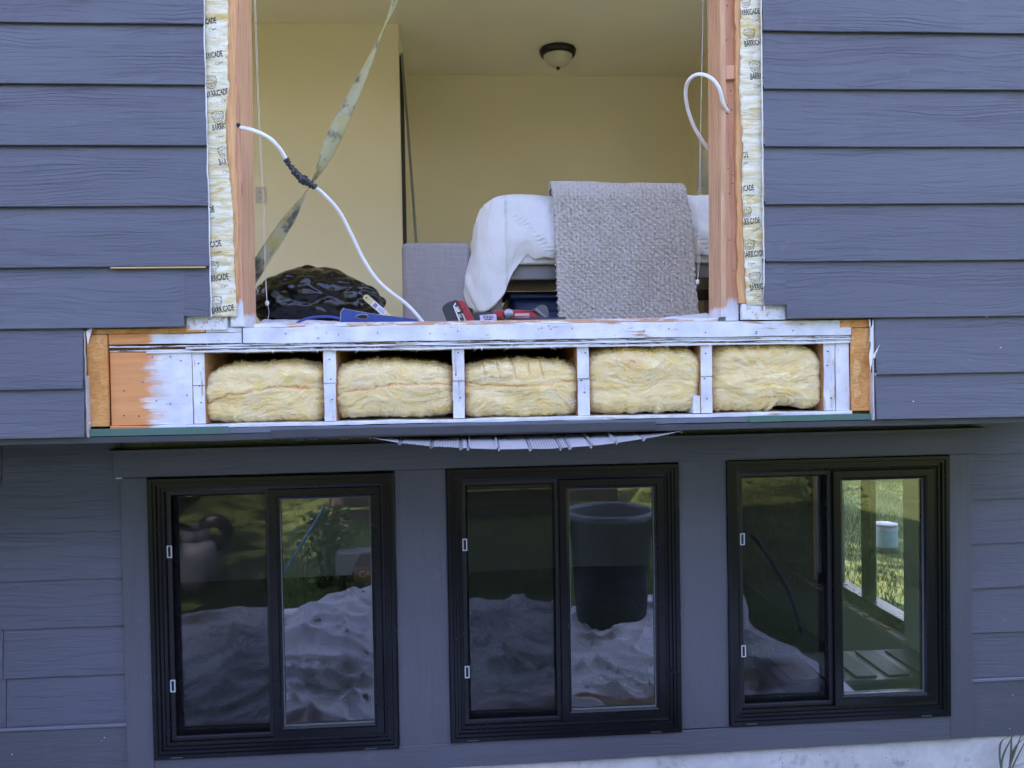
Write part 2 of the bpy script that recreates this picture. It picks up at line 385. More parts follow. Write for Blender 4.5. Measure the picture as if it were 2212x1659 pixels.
def m_perf():
    m = Mt('perforated_soffit_vinyl'); c = m.co(0)
    v = m.n('TexVoronoi', i_Vector=m.mapv(c, (1, 1, 0)), i_Scale=120.0, i_Randomness=0.0).outputs[0]
    return m.fin(m.mix(m.ramp(v, [(.24, 1.0), (.32, 0.0)]), (.46, .45, .47), (.12, .12, .13)), .4, .5)
PERF = m_perf()
ROOMW = plain('pale_olive_wall_paint', (.85, .785, .595), .75, .25, var=.02, vs_=2, bmp=.08, bs=350)
CEIL = plain('flat_ceiling_paint', (.84, .80, .68), .9, .1, var=.02, vs_=2, bmp=.2, bs=220)
BASEW = plain('grey_green_drywall', (.60, .61, .62), .8, .2, var=.08, vs_=3)
FLOORM = plain('brown_wood', (.20, .13, .085), .5, .4, var=.2)
CARPET = plain('tan_carpet', (.60, .48, .32), .95, .1, var=.1, vs_=40)
WHITEP = plain('white_plastic', (.80, .80, .82), .35, .5, var=.02)

# ================================================================== THE HOUSE
house = thing('house', (0.0, 2.4, -1.75), 'slate blue lap-sided house with its bay window torn out above three black basement windows', 'house')
E_ = .1852; Z0 = 1.0757
# ---- upper siding
ups = thing('upper_siding', (0, 0, 0), parent=house)
def siding_board(x0, x1, zb, zt, y, mat, parent, seed, notch=None, lap=.012, th=.009):
    if y < .3: y -= .0135
    n = max(2, int(abs(x1 - x0) / .09)); xs = np.linspace(x0, x1, n + 1)
    wz = .0011 * vn(xs * 2.3, seed * 3.7, 0, 5) + .0006 * vn(xs * 9, seed * 1.7, 0, 6); wy = .0016 * vn(xs * 1.9, seed * 2.9, 0, 8) + .0007 * vn(xs * 8, seed, 0, 9)
    A = np.zeros((n + 1, 7, 3))
    for j, (yy, zz, k) in enumerate(((y + th, zb + .0005, 1), (y + .0012, zb, 1), (y, zb + .0016, 1), (y + lap * .5, (zb + zt) / 2, .6), (y + lap, zt, 0), (y + lap + .002, zt + .012, 0), (y + lap + .008, zt + .012, 0))):
        A[:, j, 0] = xs; A[:, j, 1] = yy + wy * k; A[:, j, 2] = zz + wz * k
    bm = bmesh.new(); bm.from_mesh(grid_mesh(A))
    bmesh.ops.holes_fill(bm, edges=bm.edges)
    if notch:
        for co, no in notch:
            pass
    bmesh.ops.recalc_face_normals(bm, faces=bm.faces)
    return obj('siding_board', bm, mat, parent)
XL, XR = -2.8, 2.45
for k in range(-8, 8):
    zb = Z0 - k * E_; zt = zb + E_
    if k == 7: zb = -.184
    if zb > 2.62: continue
    if k <= 4 and zb < 2.1:
        xl, xr = -.774 + (k - 4) * -.0004, .984 - (4 - k) * -.0
        siding_board(XL, xl, zb, zt, 0, SID, ups, k); siding_board(xr, XR, zb, zt, 0, SID, ups, k + 50)
    elif zb >= 2.1: siding_board(XL, XR, zb, zt, 0, SID, ups, k)
    elif k == 5:     # notched course: the lower strip is cut back further
        zn = P(400, 684, 0).z; zr = P(1690, 660, 0).z
        xl_, xr_ = P(400, 690, 0).x, P(1697, 680, 0).x; fl_, fr_ = (zn - zb) / (zt - zb), (zr - zb) / (zt - zb)
        siding_board(XL, xl_, zb, zt, 0, SID, ups, k); siding_board(xl_ + .0002, -.775, zn, zt, .012 * fl_, SID, ups, k, lap=.012 * (1 - fl_))
        siding_board(xr_, XR, zb, zt, 0, SID, ups, k + 50); siding_board(.978, xr_ - .0002, zr, zt, .012 * fr_, SID, ups, k + 50, lap=.012 * (1 - fr_))
    else:
        siding_board(XL, -1.160, zb, zt, 0, SID, ups, k); siding_board(1.350, XR, zb, zt, 0, SID, ups, k + 50)
# ---- framing
fr = thing('wall_framing', (0, 0, 0), parent=house)
YF = .026
zj0, zj1 = -.153, .082
JX = [-.825, -.42, -.0135, .39, .796]
for i, x in enumerate(JX):
    o = obj('joist', lumber(x - .0195, x + .0195, YF, 1.4, zj0, zj1, 'z', .0012, 20 + i), WHTZ, fr)
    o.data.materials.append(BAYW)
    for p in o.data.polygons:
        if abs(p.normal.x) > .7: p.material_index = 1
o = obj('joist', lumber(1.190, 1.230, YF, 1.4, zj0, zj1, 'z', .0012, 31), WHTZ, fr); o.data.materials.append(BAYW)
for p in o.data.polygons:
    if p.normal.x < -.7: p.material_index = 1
# a scab block beside the fifth joist, low
obj('blocking', lumber(.752, .776, YF + .004, .2, zj0, -.095, 'z', .001, 77), WHTZ, fr)
obj('rim_board', lumber(-1.093, -.8455, YF - .004, YF + .014, zj0, .074, 'x', .001, 41), RIM, fr)
obj('rim_board', lumber(1.2315, 1.277, YF - .001, YF + .014, zj0, .085, 'z', .001, 42), WHTZ, fr)
# sheathing strips at the two ends and the two step patches
def osb_strip(name, pts_l, pts_r, y0, y1, mat, parent):
    V = []; F = []
    n = len(pts_l)
    for (a, z), (b, z2) in zip(pts_l, pts_r): V += [(a, y0, z), (b, y0, z2), (a, y1, z), (b, y1, z2)]
    for i in range(n - 1):
        k = i * 4; F += [(k, k + 1, k + 5, k + 4), (k + 1, k + 3, k + 7, k + 5), (k + 2, k, k + 4, k + 6), (k + 3, k + 2, k + 6, k + 7)]
    F += [(1, 0, 2, 3), (n * 4 - 4, n * 4 - 3, n * 4 - 1, n * 4 - 2)]
    return obj(name, pyd(V, F), mat, parent)
osb = thing('sheathing', (0, 0, 0), parent=house)
obj('osb_panel', lumber(-1.1570, -1.0975, .012, YF, zj0 - .002, .1300, 'z', .0012, 51), OSB, osb)
obj('osb_panel', lumber(1.2805, 1.3465, .012, YF, zj0 - .002, .118, 'z', .0012, 52), OSB, osb)
obj('backing_board', box(-1.20, -.847, .0415, .05, -.15, .09), BAYW, osb); obj('backing_board', box(1.235, 1.40, .0405, .05, -.19, .16), BAYW, osb)
obj('osb_panel', lumber(-1.1570, -.80, .013, YF, .1325, .1470, 'x', .0015, 53), OSB, osb)
obj('osb_panel', lumber(1.05, 1.346, .013, YF, .1195, .147, 'x', .0015, 54), OSB, osb)
a, b = P(402, 680, .01), P(459, 714, .01)
obj('osb_patch', lumber(a.x, b.x + .045, .010, YF, b.z + .002, a.z, 'x', .0016, 55), OSBP, osb)
a, b = P(1602, 657, .01), P(1696, 690, .01)
obj('osb_patch', lumber(a.x, b.x, .008, YF, b.z, a.z + .002, 'x', .0018, 56), OSBP, osb)
# ---- sill band
obj('floor_plate', lumber(P(527, 720, YF).x, 1.279, .012, .16, .0955, .1455, 'x', .0012, 61), WHT, fr)
obj('floor_plate', lumber(-1.094, P(523, 720, YF).x, -.0 + .018, .16, .0985, .1310, 'x', .0010, 62), BAND, fr)
obj('floor_plate', lumber(-.798, P(523, 720, YF).x, .018, .16, .1325, .1475, 'x', .0010, 62), WHT, fr)
obj('sill_edge', lumber(P(548, 700, .03).x, P(1552, 690, .03).x, .030, .17, .1470, .1595, 'x', .0010, 63), STREAK, fr)
for i, (z0, z1, y, mt, x0) in enumerate(((.0885, .0940, .0195, LAM, -1.093), (.0820, .0875, .0145, WHT, -.86), (.0762, .0812, .0200, LAM, -1.093), (.0700, .0755, .0165, WHT, -.98))):
    obj('subfloor_ply', lumber(x0, 1.279, y, .18, z0, z1, 'x', .0013, 70 + i, .03, .0006), mt, fr)
obj('bottom_plate', lumber(-.86, 1.279, .010, .9, -.1655, -.1545, 'x', .0014, 75, .03), WHT, fr)
obj('bottom_plate', lumber(-1.094, -.861, .013, .9, -.1655, -.1545, 'x', .0014, 76, .03), BAND, fr)
# splinters and torn fibres under the subfloor edge
spl = bmesh.new()
for i in range(120):
    x = random.uniform(-.85, 1.22); z = random.choice([.0700, .0765, .0945]) ; l = random.uniform(.004, .022); dx = random.uniform(-.02, .02)
    v = [spl.verts.new(c) for c in ((x - .0012, .0125, z + .003), (x + .0012, .0125, z + .003), (x + dx, .008, z - l * .55))]; spl.faces.new(v)
obj('splinters', spl, WHT, fr)['kind'] = 'stuff'
# nail heads, knots and grain checks on joist ends and plate
NAIL = plain('dark_nail_metal', (.03, .025, .03), .5, .5, .6)
def nail(x, y, z, r=.0024):
    return obj('nail', lathe([(0, -.0012), (r, -.0008), (r, .002)], (x, y, z), 8, 'y'), NAIL, fr)
for i, x in enumerate(JX + [1.209]):
    for z in (.045, -.02, -.095): nail(x + random.uniform(-.008, .008), YF - .001, z + random.uniform(-.02, .02))
for i in range(16): nail(random.uniform(-.64, 1.25), .011, random.uniform(.102, .139), .002)
for i in range(10): nail(random.uniform(-1.07, -.86), YF - .005, random.uniform(-.14, .06), .002)
for x in JX:   # saw kerf across each joist end
    obj('saw_kerf', box(x - .0192, x + .0192, YF - .0022, YF + .001, -.0332, -.0320), NAIL, fr)
# ---- jamb studs
def stud(x0b, x0t, x1b, x1t, y0, y1, z0, z1, mat, seed):
    bm = lumber(0, 1, y0, y1, z0, z1, 'z', .0, seed)
    for v in bm.verts:
        t = (v.co.z - z0) / (z1 - z0); a = x0b + (x0t - x0b) * t; b = x1b + (x1t - x1b) * t
        wob = .0012 * float(vn(v.co.z * 5, seed, 0, seed)); v.co.x = a + (b - a) * v.co.x + wob; v.co.y += .0010 * float(vn(v.co.z * 6, seed + 3, 0, seed))
    return obj('stud', bm, mat, fr)
ZT = 2.15
def ext(xb, xt, zb=.16, zt=1.16): return xt + (xt - xb) * (ZT - zt) / (zt - zb)
xa, xb_ = P(517, 0, .02).x, P(529, 690, .02).x
stud(xb_ - .040, ext(xb_ - .040, xa - .040), xb_, ext(xb_, xa), .012, .155, .148, ZT, STUDP, 81)         # inner left
xo, xob = P(490, 0, .03).x, P(500, 690, .03).x
stud(xob - .01, ext(xob - .01, xo - .01), xb_ - .0405, ext(xb_ - .0405, xa - .0405), .030, .155, .148, ZT, STUDR, 82)
# front nailer visible left of the dark crack
stud(P(512, 690, .02).x, ext(P(512, 690, .02).x, P(503, 0, .02).x), xb_ - .0025, ext(xb_ - .0025, xa - .0025), .0075, .0118, .150, ZT, STUDR, 85)
ra, rb = P(1565, 0, .02).x, P(1569, 690, .02).x
stud(rb - .0175, ext(rb - .0175, ra - .0175), rb, ext(rb, ra), .016, .140, .161, ZT, STUDP, 83)
stud(rb + .0025, ext(rb + .0025, ra + .0025), rb + .045, ext(rb + .045, ra + .045), .030, .150, .148, ZT, STUDR, 84)
obj('shim', lumber(P(1566, 150, .02).x, P(1587, 150, .02).x, .018, .032, P(1576, 172, .02).z, P(1576, 142, .02).z, 'x', .002, 86), STUDR, fr)
obj('header_beam', lumber(-.83, 1.03, .03, .16, 2.10, 2.35, 'x', .001, 87), STUD, fr)
for i in range(20):  # nail holes along the opened stud edges
    z = random.uniform(.25, 1.2)
    if random.random() < .5: nail(P(1578, 400, .028).x + random.uniform(-.009, .009), .0285, z, .0018)
    else: nail(P(509, 400, .01).x + random.uniform(-.004, .008), .0065, z, .0015)
# torn OSB edges beside the studs
ys = np.linspace(-420, 655, 70)
def interp(y, tab): return float(np.interp(y, [t[0] for t in tab], [t[1] for t in tab]))
LW = [(-420, 489), (0, 492), (80, 493), (150, 492), (185, 495), (225, 490), (265, 487), (300, 488), (340, 489), (400, 498), (450, 503), (520, 505), (600, 507), (655, 511)]
RW = [(-420, 1600), (0, 1601), (60, 1600), (130, 1599), (180, 1597), (240, 1600), (280, 1603), (330, 1604), (400, 1603), (470, 1605), (560, 1608), (655, 1612)]
pl, pr = [], []
for y in ys:
    a = P(interp(y, LW) - 10, y, .016); b = P(interp(y, [(-420, 510), (0, 514), (150, 511), (300, 514), (655, 519)]) + 2.5 * float(fbm(y / 17, 3)), y, .016)
    pl.append((a.x, a.z)); pr.append((b.x, b.z))
osb_strip('osb_edge', pl[::-1], pr[::-1], .0050, .0070, TORN, osb)
pl, pr = [], []
for y in ys:
    a = P(interp(y, [(-420, 1586), (0, 1588), (300, 1590), (655, 1594)]) + 2.0 * float(fbm(y / 15, 7)), y, .012); b = P(interp(y, RW) + 8, y, .012)
    pl.append((a.x, a.z)); pr.append((b.x, b.z))
osb_strip('osb_edge', pl[::-1], pr[::-1], .010, .026, TORN, osb)
# ---- house wrap with print
INK = plain('black_ink', (.035, .035, .045), .6, .3, var=.25, vs_=60)
def wrap_y(x, z): return .0026 * fbm(np.asarray(x) * 16 + .7 * fbm(np.asarray(x) * 9, np.asarray(z) * 9, 0, 2, 3), np.asarray(z) * 62, 0, 3, 2)
def make_wrap(side):
    n, mz = 16, 330; yy = np.linspace(-430, 684 if side < 0 else 660, mz); A = np.zeros((n, mz, 3))
    Y = .0035 if side < 0 else .0075
    for j, y in enumerate(yy):
        if side < 0: e = interp(y, LW) + 1.3 * float(fbm(y / 9, 1)); a, b = P(420, y, Y), P(e, y, Y)
        else: e = interp(y, RW) + 1.3 * float(fbm(y / 9, 2)); a, b = P(e, y, Y), P(1675, y, Y)
        for i in range(n):
            t = i / (n - 1); q = a.lerp(b, t); A[i, j] = (q.x, Y, q.z)
    A[:, :, 1] = Y + wrap_y(A[:, :, 0], A[:, :, 2])
    o = obj('house_wrap', grid_mesh(A), WRAP, house, True)
    sf = o.modifiers.new('thickness', 'SOLIDIFY'); sf.thickness = .0007
    return o, Y
BEAR = [[(-.5, .05), (-.52, .40), (-.44, .62), (-.36, .50), (-.15, .62), (.10, .62), (.32, .50), (.42, .62), (.50, .40), (.47, .05), (.30, -.35), (.12, -.5), (-.12, -.5), (-.32, -.35), (-.5, .05)],
        [(-.32, .22), (-.20, .30), (-.10, .20)], [(.08, .20), (.20, .30), (.30, .22)], [(-.13, -.05), (0, .02), (.13, -.05), (.06, -.16), (-.06, -.16), (-.13, -.05)],
        [(-.22, .10), (-.24, -.15), (-.12, -.32), (.12, -.32), (.24, -.15), (.22, .10)], [(0, -.16), (0, -.27)], [(-.42, .2), (-.34, -.1)], [(.40, .2), (.32, -.1)], [(-.40, .52), (-.42, .36)], [(.40, .52), (.38, .36)], [(-.1, .5), (-.06, .34)], [(.1, .5), (.06, .34)]]
TAG = [[(-.5, .2), (-.1, .2), (-.1, -.3), (-.5, -.3), (-.5, .2)], [(-.1, .0), (.5, .12)], [(-.1, -.12), (.5, 0)]]
def stamp(me, px, py, rot, wr, side, Y, name, tab):
    o = P(px, py, Y); ca, sa = math.cos(rot), math.sin(rot); bm = bmesh.new(); bm.from_mesh(me); bpy.data.meshes.remove(me)
    for v in bm.verts: x, y = v.co.x, v.co.y; v.co = (o.x + x * ca - y * sa, 0, o.z + x * sa + y * ca)
    lim = P(interp(py, tab) + (-1.5 if side < 0 else 1.5), py, Y).x
    bmesh.ops.bisect_plane(bm, geom=bm.verts[:] + bm.edges[:] + bm.faces[:], plane_co=(lim, 0, 0), plane_no=(1 if side < 0 else -1, 0, 0), clear_outer=True)
    if not bm.verts: bm.free(); return
    V = np.array([v.co[:] for v in bm.verts]); yy = Y + wrap_y(V[:, 0], V[:, 2]) - .0013
    for v, q in zip(bm.verts, yy): v.co.y = q
    obj(name, bm, INK, wr)
TW, TH = .0205, .0685
def word(px, py, anchor, rot, wr, side, Y, tab):
    me = text_mesh('BARRICADE', .0265, .0006); xs = [v.co.x for v in me.vertices]; w0 = max(xs) - min(xs); s = TH / w0
    for v in me.vertices: v.co.x = (v.co.x - min(xs)) * s if anchor == 'l' else (v.co.x - max(xs)) * s
    stamp(me, px, py, rot, wr, side, Y, 'lettering', tab)
wl, YL = make_wrap(-1); wr_, YR = make_wrap(1)
for px, py, an in ((468, 50, 'r'), (482, 122, 'r'), (494, 203, 'r'), (459, 282, 'l'), (474, 357, 'l'), (464, 458, 'r'), (479, 531, 'r'), (494, 603, 'r'), (459, 678, 'l'), (470, -30, 'l')):
    word(px, py, an, R_(random.uniform(6, 11)), wl, -1, YL, LW)
    stamp(ribbon2d([[(a * .022, b * .018) for a, b in p] for p in TAG], .0008), px + (16 if an == 'l' else -8), py + 14, R_(8), wl, -1, YL, 'emblem', LW)
for px, py in ((456, 180), (472, 255), (485, 331), (460, 580), (468, 655)):
    stamp(ribbon2d([[(a * .036, b * .034) for a, b in p] for p in BEAR], .0013), px, py, R_(7), wl, -1, YL, 'emblem', LW)
for px, py, an in ((1641, 30, 'r'), (1609, 101, 'l'), (1621, 172, 'l'), (1616, 340, 'r'), (1629, 411, 'r'), (1642, 481, 'r'), (1607, 557, 'l'), (1620, 628, 'l'), (1640, -40, 'r')):
    word(px, py, an, R_(random.uniform(4, 9)), wr_, 1, YR, RW)
    stamp(ribbon2d([[(a * .022, b * .018) for a, b in p] for p in TAG], .0008), px + (16 if an == 'l' else -8), py + 13, R_(6), wr_, 1, YR, 'emblem', RW)
for px, py in ((1610, 5), (1619, 76), (1631, 146), (1611, 461), (1619, 532), (1631, 602)):
    stamp(ribbon2d([[(a * .036, b * .034) for a, b in p] for p in BEAR], .0013), px, py, R_(5), wr_, 1, YR, 'emblem', RW)
# caulk / cut edges around the siding
CAULK = plain('white_caulk', (.76, .75, .76), .5, .4, var=.05)
RAWC = plain('raw_fibre_cement_edge', (.50, .40, .36), .8, .2, var=.15)
cz = np.linspace(.18, 2.1, 160)
for side, x, yb in ((-1, -.7725, -.006), (1, .9795, -.006)):
    pts = [(x + .0010 * float(fbm(z * 30, side)), yb + .001 * float(fbm(z * 20, side + 4)), z) for z in cz]
    obj('caulk_bead', tube(pts, .0021, 6), CAULK, house, True)
for x, z0, z1, wd in ((-1.1575, -.183, .142, .0035), (1.3475, -.184, .144, .0035)):
    pts = [(x + .0012 * float(fbm(z * 40, x)), .003, z) for z in np.linspace(z0, z1, 50)]
    obj('caulk_bead', tube(pts, wd * .8, 6), CAULK if x > 0 else RAWC, house, True)
obj('cut_edge', box(-1.1585, -1.1500, .0012, .012, -.186, .004), RAWC, house)
obj('cut_edge', box(1.3390, 1.3490, .0012, .012, -.186, -.03), RAWC, house)
def peel(pts, parent=house):   # torn curl of caulk / wrap
    bm = bmesh.new(); bm.faces.new([bm.verts.new(p) for p in pts]); bmesh.ops.triangulate(bm, faces=bm.faces)
    o = obj('torn_wrap', bm, CAULK, parent); m_ = o.modifiers.new('t', 'SOLIDIFY'); m_.thickness = .001
peel([P(x, y, yy) for x, y, yy in ((1887, 690, .004), (1890, 745, .004), (1886, 770, -.004), (1880, 800, -.010), (1877, 770, -.006), (1881, 745, 0), (1880, 715, .002))])
peel([P(x, y, yy) for x, y, yy in ((1884, 770, -.004), (1902, 742, -.012), (1897, 752, -.010), (1889, 775, -.006))])
peel([P(x, y, yy) for x, y, yy in ((1876, 690, .006), (1880, 690, .006), (1882, 735, .004), (1878, 740, 0), (1880, 720, .002))])
peel([P(x, y, yy) for x, y, yy in ((1889, 806, -.002), (1896, 806, -.004), (1890, 812, -.002))])
peel([P(x, y, yy) for x, y, yy in ((186, 716, .002), (200, 706, -.002), (196, 722, 0), (190, 745, .002))])
peel([P(x, y, yy) for x, y, yy in ((188, 895, .004), (196, 915, .004), (189, 918, .002))])
o = obj('gap_strip', box(P(243, 580, 0).x, P(447, 580, 0).x, -.0150, -.0100, .3300, .3340), plain('raw_board_edge', (.66, .42, .18), .8), house)
# ---- fascia, flashing, soffit
obj('flashing', lumber(-1.1490, 1.3370, .003, .02, -.1825, -.1670, 'x', .0008, 90, .06, .0006), FLASH, house)
obj('flashing', lumber(-1.1490, -.73, .0005, .0028, -.1835, -.1610, 'x', .0005, 190, .06, .0004), FLASH, house); obj('flashing', lumber(.93, 1.3370, .0005, .0028, -.1835, -.1640, 'x', .0005, 191, .06, .0004), FLASH, house)
obj('fascia', lumber(XL, XR, .004, .030, -.2060, -.1845, 'x', .0008, 91, .1, .002), CHAR, house)
obj('fascia', lumber(-.60, .62, -.004, .003, -.2010, -.1745, 'x', .0012, 92, .06, .001), CHAR, house)
obj('soffit', box(XL, -.36, .030, .62, -.2050, -.1950), CHAR, house); obj('soffit', box(.80, XR, .030, .62, -.2050, -.1950), CHAR, house)
obj('soffit', box(-.36, .80, .030, .62, -.1895, -.1850), CHAR, house)
# sagging perforated panel, ribs running front to back
sp = thing('soffit_panel', (0, 0, 0), parent=house); tag(sp, 'sagging pale vented soffit panel hanging out under the bay')
xs = [P(px, 955, -.06).x for px in (790, 862, 932, 996, 1012, 1075, 1143, 1208, 1228, 1275, 1330, 1395, 1490)]
kinds = [0, 1, 1, 0, 2, 0, 1, 1, 0, 2, 0, 1, 1]
xm, hl = P(1120, 950, .05).x, (xs[-1] - xs[0]) / 2
def sag(x): return -.2060 - .036 * max(0, 1 - abs((x - (xs[0] + xs[-1]) / 2) / hl) ** 2.2)
for i in range(len(xs) - 1):
    n = 6; A = np.zeros((n + 6, 10, 3)); xx = np.linspace(xs[i], xs[i + 1], n)
    prof = [(xx[0], .0), (xx[0] + .001, -.007)] + [(q, .0) for q in xx[0] + .006 + (xx[-1] - .006 - xx[0] - .006) * np.linspace(0, 1, n)] + [(xx[-1] - .003, -.008), (xx[-1] - .0015, -.008), (xx[-1], -.004), (xx[-1], 0)]
    for a, (x, dz) in enumerate(prof):
        for j in range(10):
            t = j / 9; s = sag(x); yo = -.125 * max(0, 1 - abs((x - (xs[0] + xs[-1]) / 2) / hl) ** 2); A[a, j] = (x, .020 + yo + (.52 - yo) * t, s + (-.2075 - s) * min(1, t * 2.2) ** .8 + dz * (1 if kinds[i] != 2 else -1.2) + .0012 * float(vn(x * 20, t * 3, 0, 4)))
    o = obj('soffit_strip', grid_mesh(A), PERF if kinds[i] == 1 else VINYLW, sp); m_ = o.modifiers.new('t', 'SOLIDIFY'); m_.thickness = .0015
for px, py in ((648, 944), (680, 946), (745, 948)):
    a = P(px, py, .02); obj('bracket', box(a.x - .012, a.x + .012, .012, .05, -.212, -.2062, .001), CHAR, house)
# ---- lower wall
YLW = .6
los = thing('lower_siding', (0, 0, 0), parent=house)
for i, (zb, zt) in enumerate(((-.222, -.05), (-.408, -.222), (-.594, -.408), (-.778, -.594), (-.963, -.778), (-1.151, -.963), (-1.338, -1.151))):
    if i == 0:
        siding_board(XL, P(365, 958, .6).x, zb, zt, YLW, SIDL, los, 60, lap=.010); siding_board(P(365, 958, .6).x + .0025, P(1912, 915, .6).x, zb, zt, YLW + .001, SIDL, los, 61, lap=.010); siding_board(P(1912, 915, .6).x + .0025, XR, zb + .02, zt, YLW, SIDL, los, 62, lap=.010); continue
    xj = [-1.762, -1.782, -2.1, -1.95, -1.778, -1.772][i - 1]
    siding_board(XL, xj, zb, zt, YLW, SIDL, los, 60 + i * 3, lap=.010); siding_board(xj + .003, -1.318, zb, zt, YLW, SIDL, los, 63 + i * 5, lap=.010)
    siding_board(2.082, XR, zb + .024, zt + .024, YLW, SIDL, los, 90 + i, lap=.010)
for x0, x1, dz in ((XL, -1.318, 0), (2.0845, XR, .024)):
    obj('skirt_board', lumber(x0, x1, YLW - .002, YLW + .02, -1.585 + dz, -1.352 + dz, 'x', .001, 95, .2), TRIM, los)
    obj('ledge_flashing', lumber(x0 if x0 < -2 else x0, x1, YLW - .010, YLW + .012, -1.3515 + dz, -1.3395 + dz, 'x', .0006, 96, .2, .002), plain('slate_flashing', (.15, .158, .20), .45), los)
tr = thing('window_trim', (0, 0, 0), parent=house)
WIN = [(-1.214, -.275, -1.482, -.392), (-.072, .856, -1.470, -.384), (1.053, 1.983, -1.457, -.378)]
def skew(bm, x0, zl, x1, zr):    # follow the slightly sloping header line
    for v in bm.verts: v.co.z += zl + (zr - zl) * (v.co.x - x0) / (x1 - x0)
    return bm
YT = .584
obj('trim_board', skew(lumber(-1.339, 2.112, YT - .004, .625, -.1050, .0, 'x', .0008, 100, .15, .002), -1.339, -.284, 2.112, -.272), TRIM, tr)
obj('drip_cap', skew(merge(box(-1.345, 2.118, YT - .024, .62, .0015, .0075, .001), box(-1.345, 2.118, YT - .024, YT - .020, -.006, .0075, .001)), -1.339, -.284, 2.112, -.272), plain('slate_drip_cap', (.10, .105, .12), .4), tr)
for x0, x1, z0, z1, s in ((-1.318, -1.2145, -1.60, -.3905, 1), (-.2745, -.0725, -1.474, -.3855, 2), (.8565, 1.0525, -1.462, -.3805, 3), (1.9835, 2.0815, -1.557, -.3775, 4)):
    obj('trim_board', lumber(x0, x1, YT, .62, z0, z1, 'z', .0008, 110 + s, .15, .002), TRIMV, tr)
obj('trim_board', skew(lumber(-1.2135, 1.9825, YT + .001, .62, -.098, .0, 'x', .0008, 120, .15, .002), -1.2135, -1.4840, 1.9825, -1.4590), TRIM, tr)
for px, y0, y1 in ((266, 1130, 1140), (268, 1270, 1285), (269, 1300, 1306), (271, 1385, 1415), (273, 1415, 1455), (274, 1528, 1545)):
    a, b = P(px, y0, .597), P(px, y1, .597); obj('caulk_chip', box(a.x - .0015, a.x + .0025, .590, .600, b.z, a.z, .001), CAULK, tr)
a = P(256, 1031, .582); obj('caulk_chip', box(a.x - .010, a.x + .014, .578, .585, a.z - .006, a.z - .001, .001), CAULK, tr)
random.seed(5)
for i in range(9):   # paint flecks and scuffs on the boards
    px, py = random.choice([(random.uniform(20, 250), random.uniform(1570, 1650)), (random.uniform(2110, 2200), random.uniform(1470, 1580)), (random.uniform(1960, 2200), random.uniform(640, 880)), (random.uniform(20, 170), random.uniform(600, 900))])
    Yv = .5965 if py > 1000 else .0; a = P(px, py, Yv); r = random.uniform(.0008, .0022)
    obj('paint_fleck', lathe([(0, -.0012), (r, -.0004), (r * .6, .006)], (a.x, Yv + (.001 if py > 1000 else -.011), a.z), 6, 'y'), CAULK, tr)
obj('foundation', box(XL, XR, .612, .85, -2.4, -1.535), CONC, house)
a = P(2175, 1640, .60)
# ---- windows
def rring(x0, x1, z0, z1, Y, t, d, r=.004):
    return merge(box(x0, x1, Y, Y + d, z1 - t, z1, r * .2), box(x0, x1, Y, Y + d, z0, z0 + t, r * .2), box(x0, x0 + t, Y + .0004, Y + d - .0004, z0 + t * .8, z1 - t * .8), box(x1 - t, x1, Y + .0004, Y + d - .0004, z0 + t * .8, z1 - t * .8))
def make_window(x0, x1, z0, z1, Y, tabs):
    wd = thing('window', (0, 0, 0), parent=house); xm_ = (x0 + x1) / 2
    obj('frame', prof_ring(x0, x1, z0, z1, Y, [(0, .06), (0, -.012), (.004, -.016), (.018, -.016), (.021, -.010), (.030, -.010), (.032, -.001), (.043, -.001), (.045, .006), (.056, .008), (.058, .10)]), BLACKV, wd)
    i = .0565; m1 = (x0 + x1) / 2 - .018
    obj('sash', prof_ring(m1, x1 - i, z0 + i, z1 - i, Y, [(0, .050), (0, .006), (.002, .003), (.028, .003), (.032, .008), (.040, .012), (.040, .050)]), BLACKV, wd)
    obj('glass', box(m1 + .036, x1 - i - .036, Y + .026, Y + .030, z0 + i + .036, z1 - i - .036), GLASS, wd)
    obj('glazing_bead', prof_ring(m1 + .0395, x1 - i - .0395, z0 + i + .0395, z1 - i - .0395, Y, [(0, .020), (0, .0165), (.0035, .0165), (.0035, .0255)]), plain('grey_spacer', (.16, .17, .18), .35), wd)
    obj('sash', prof_ring(x0 + i, m1 + .02, z0 + i, z1 - i, Y, [(0, .085), (0, .048), (.022, .048), (.026, .054), (.026, .085)]), BLACKV, wd)
    obj('glass', box(x0 + i + .022, m1 + .0, Y + .066, Y + .070, z0 + i + .022, z1 - i - .022), GLASS, wd)
    obj('screen_frame', prof_ring(x0 + i + .001, m1 - .0015, z0 + i + .001, z1 - i - .001, Y, [(0, .030), (0, .020), (.013, .020), (.016, .023), (.016, .030)]), plain('screen_frame_black', (.008, .008, .010), .4), wd)
    obj('insect_screen', box(x0 + i + .012, m1 - .010, Y + .0255, Y + .0258, z0 + i + .012, z1 - i - .012), SCREEN, wd)
    for px, py in tabs:
        a = P(px, py, Y + .014); ax = x0 + i + .0125; obj('pull_tab', rring(ax - .0095, ax + .0095, a.z - .024, a.z + .024, Y + .012, .0042, .004), plain('pale_tab', (.52, .54, .60), .4), wd)
    for t in (.07, .86): obj('weep_cover', box(x0 + (x1 - x0) * t, x0 + (x1 - x0) * t + .045, Y - .0178, Y - .0155, z0 + .006, z0 + .011, .0005), plain('grey_weep', (.05, .05, .06), .4), wd)
    return wd
make_window(*WIN[0], .588, ((364, 1192), (373, 1482)))
make_window(*WIN[1], .588, ((999, 1177), (1006, 1452)))
make_window(*WIN[2], .588, ((1596, 1165), (1599, 1407)))
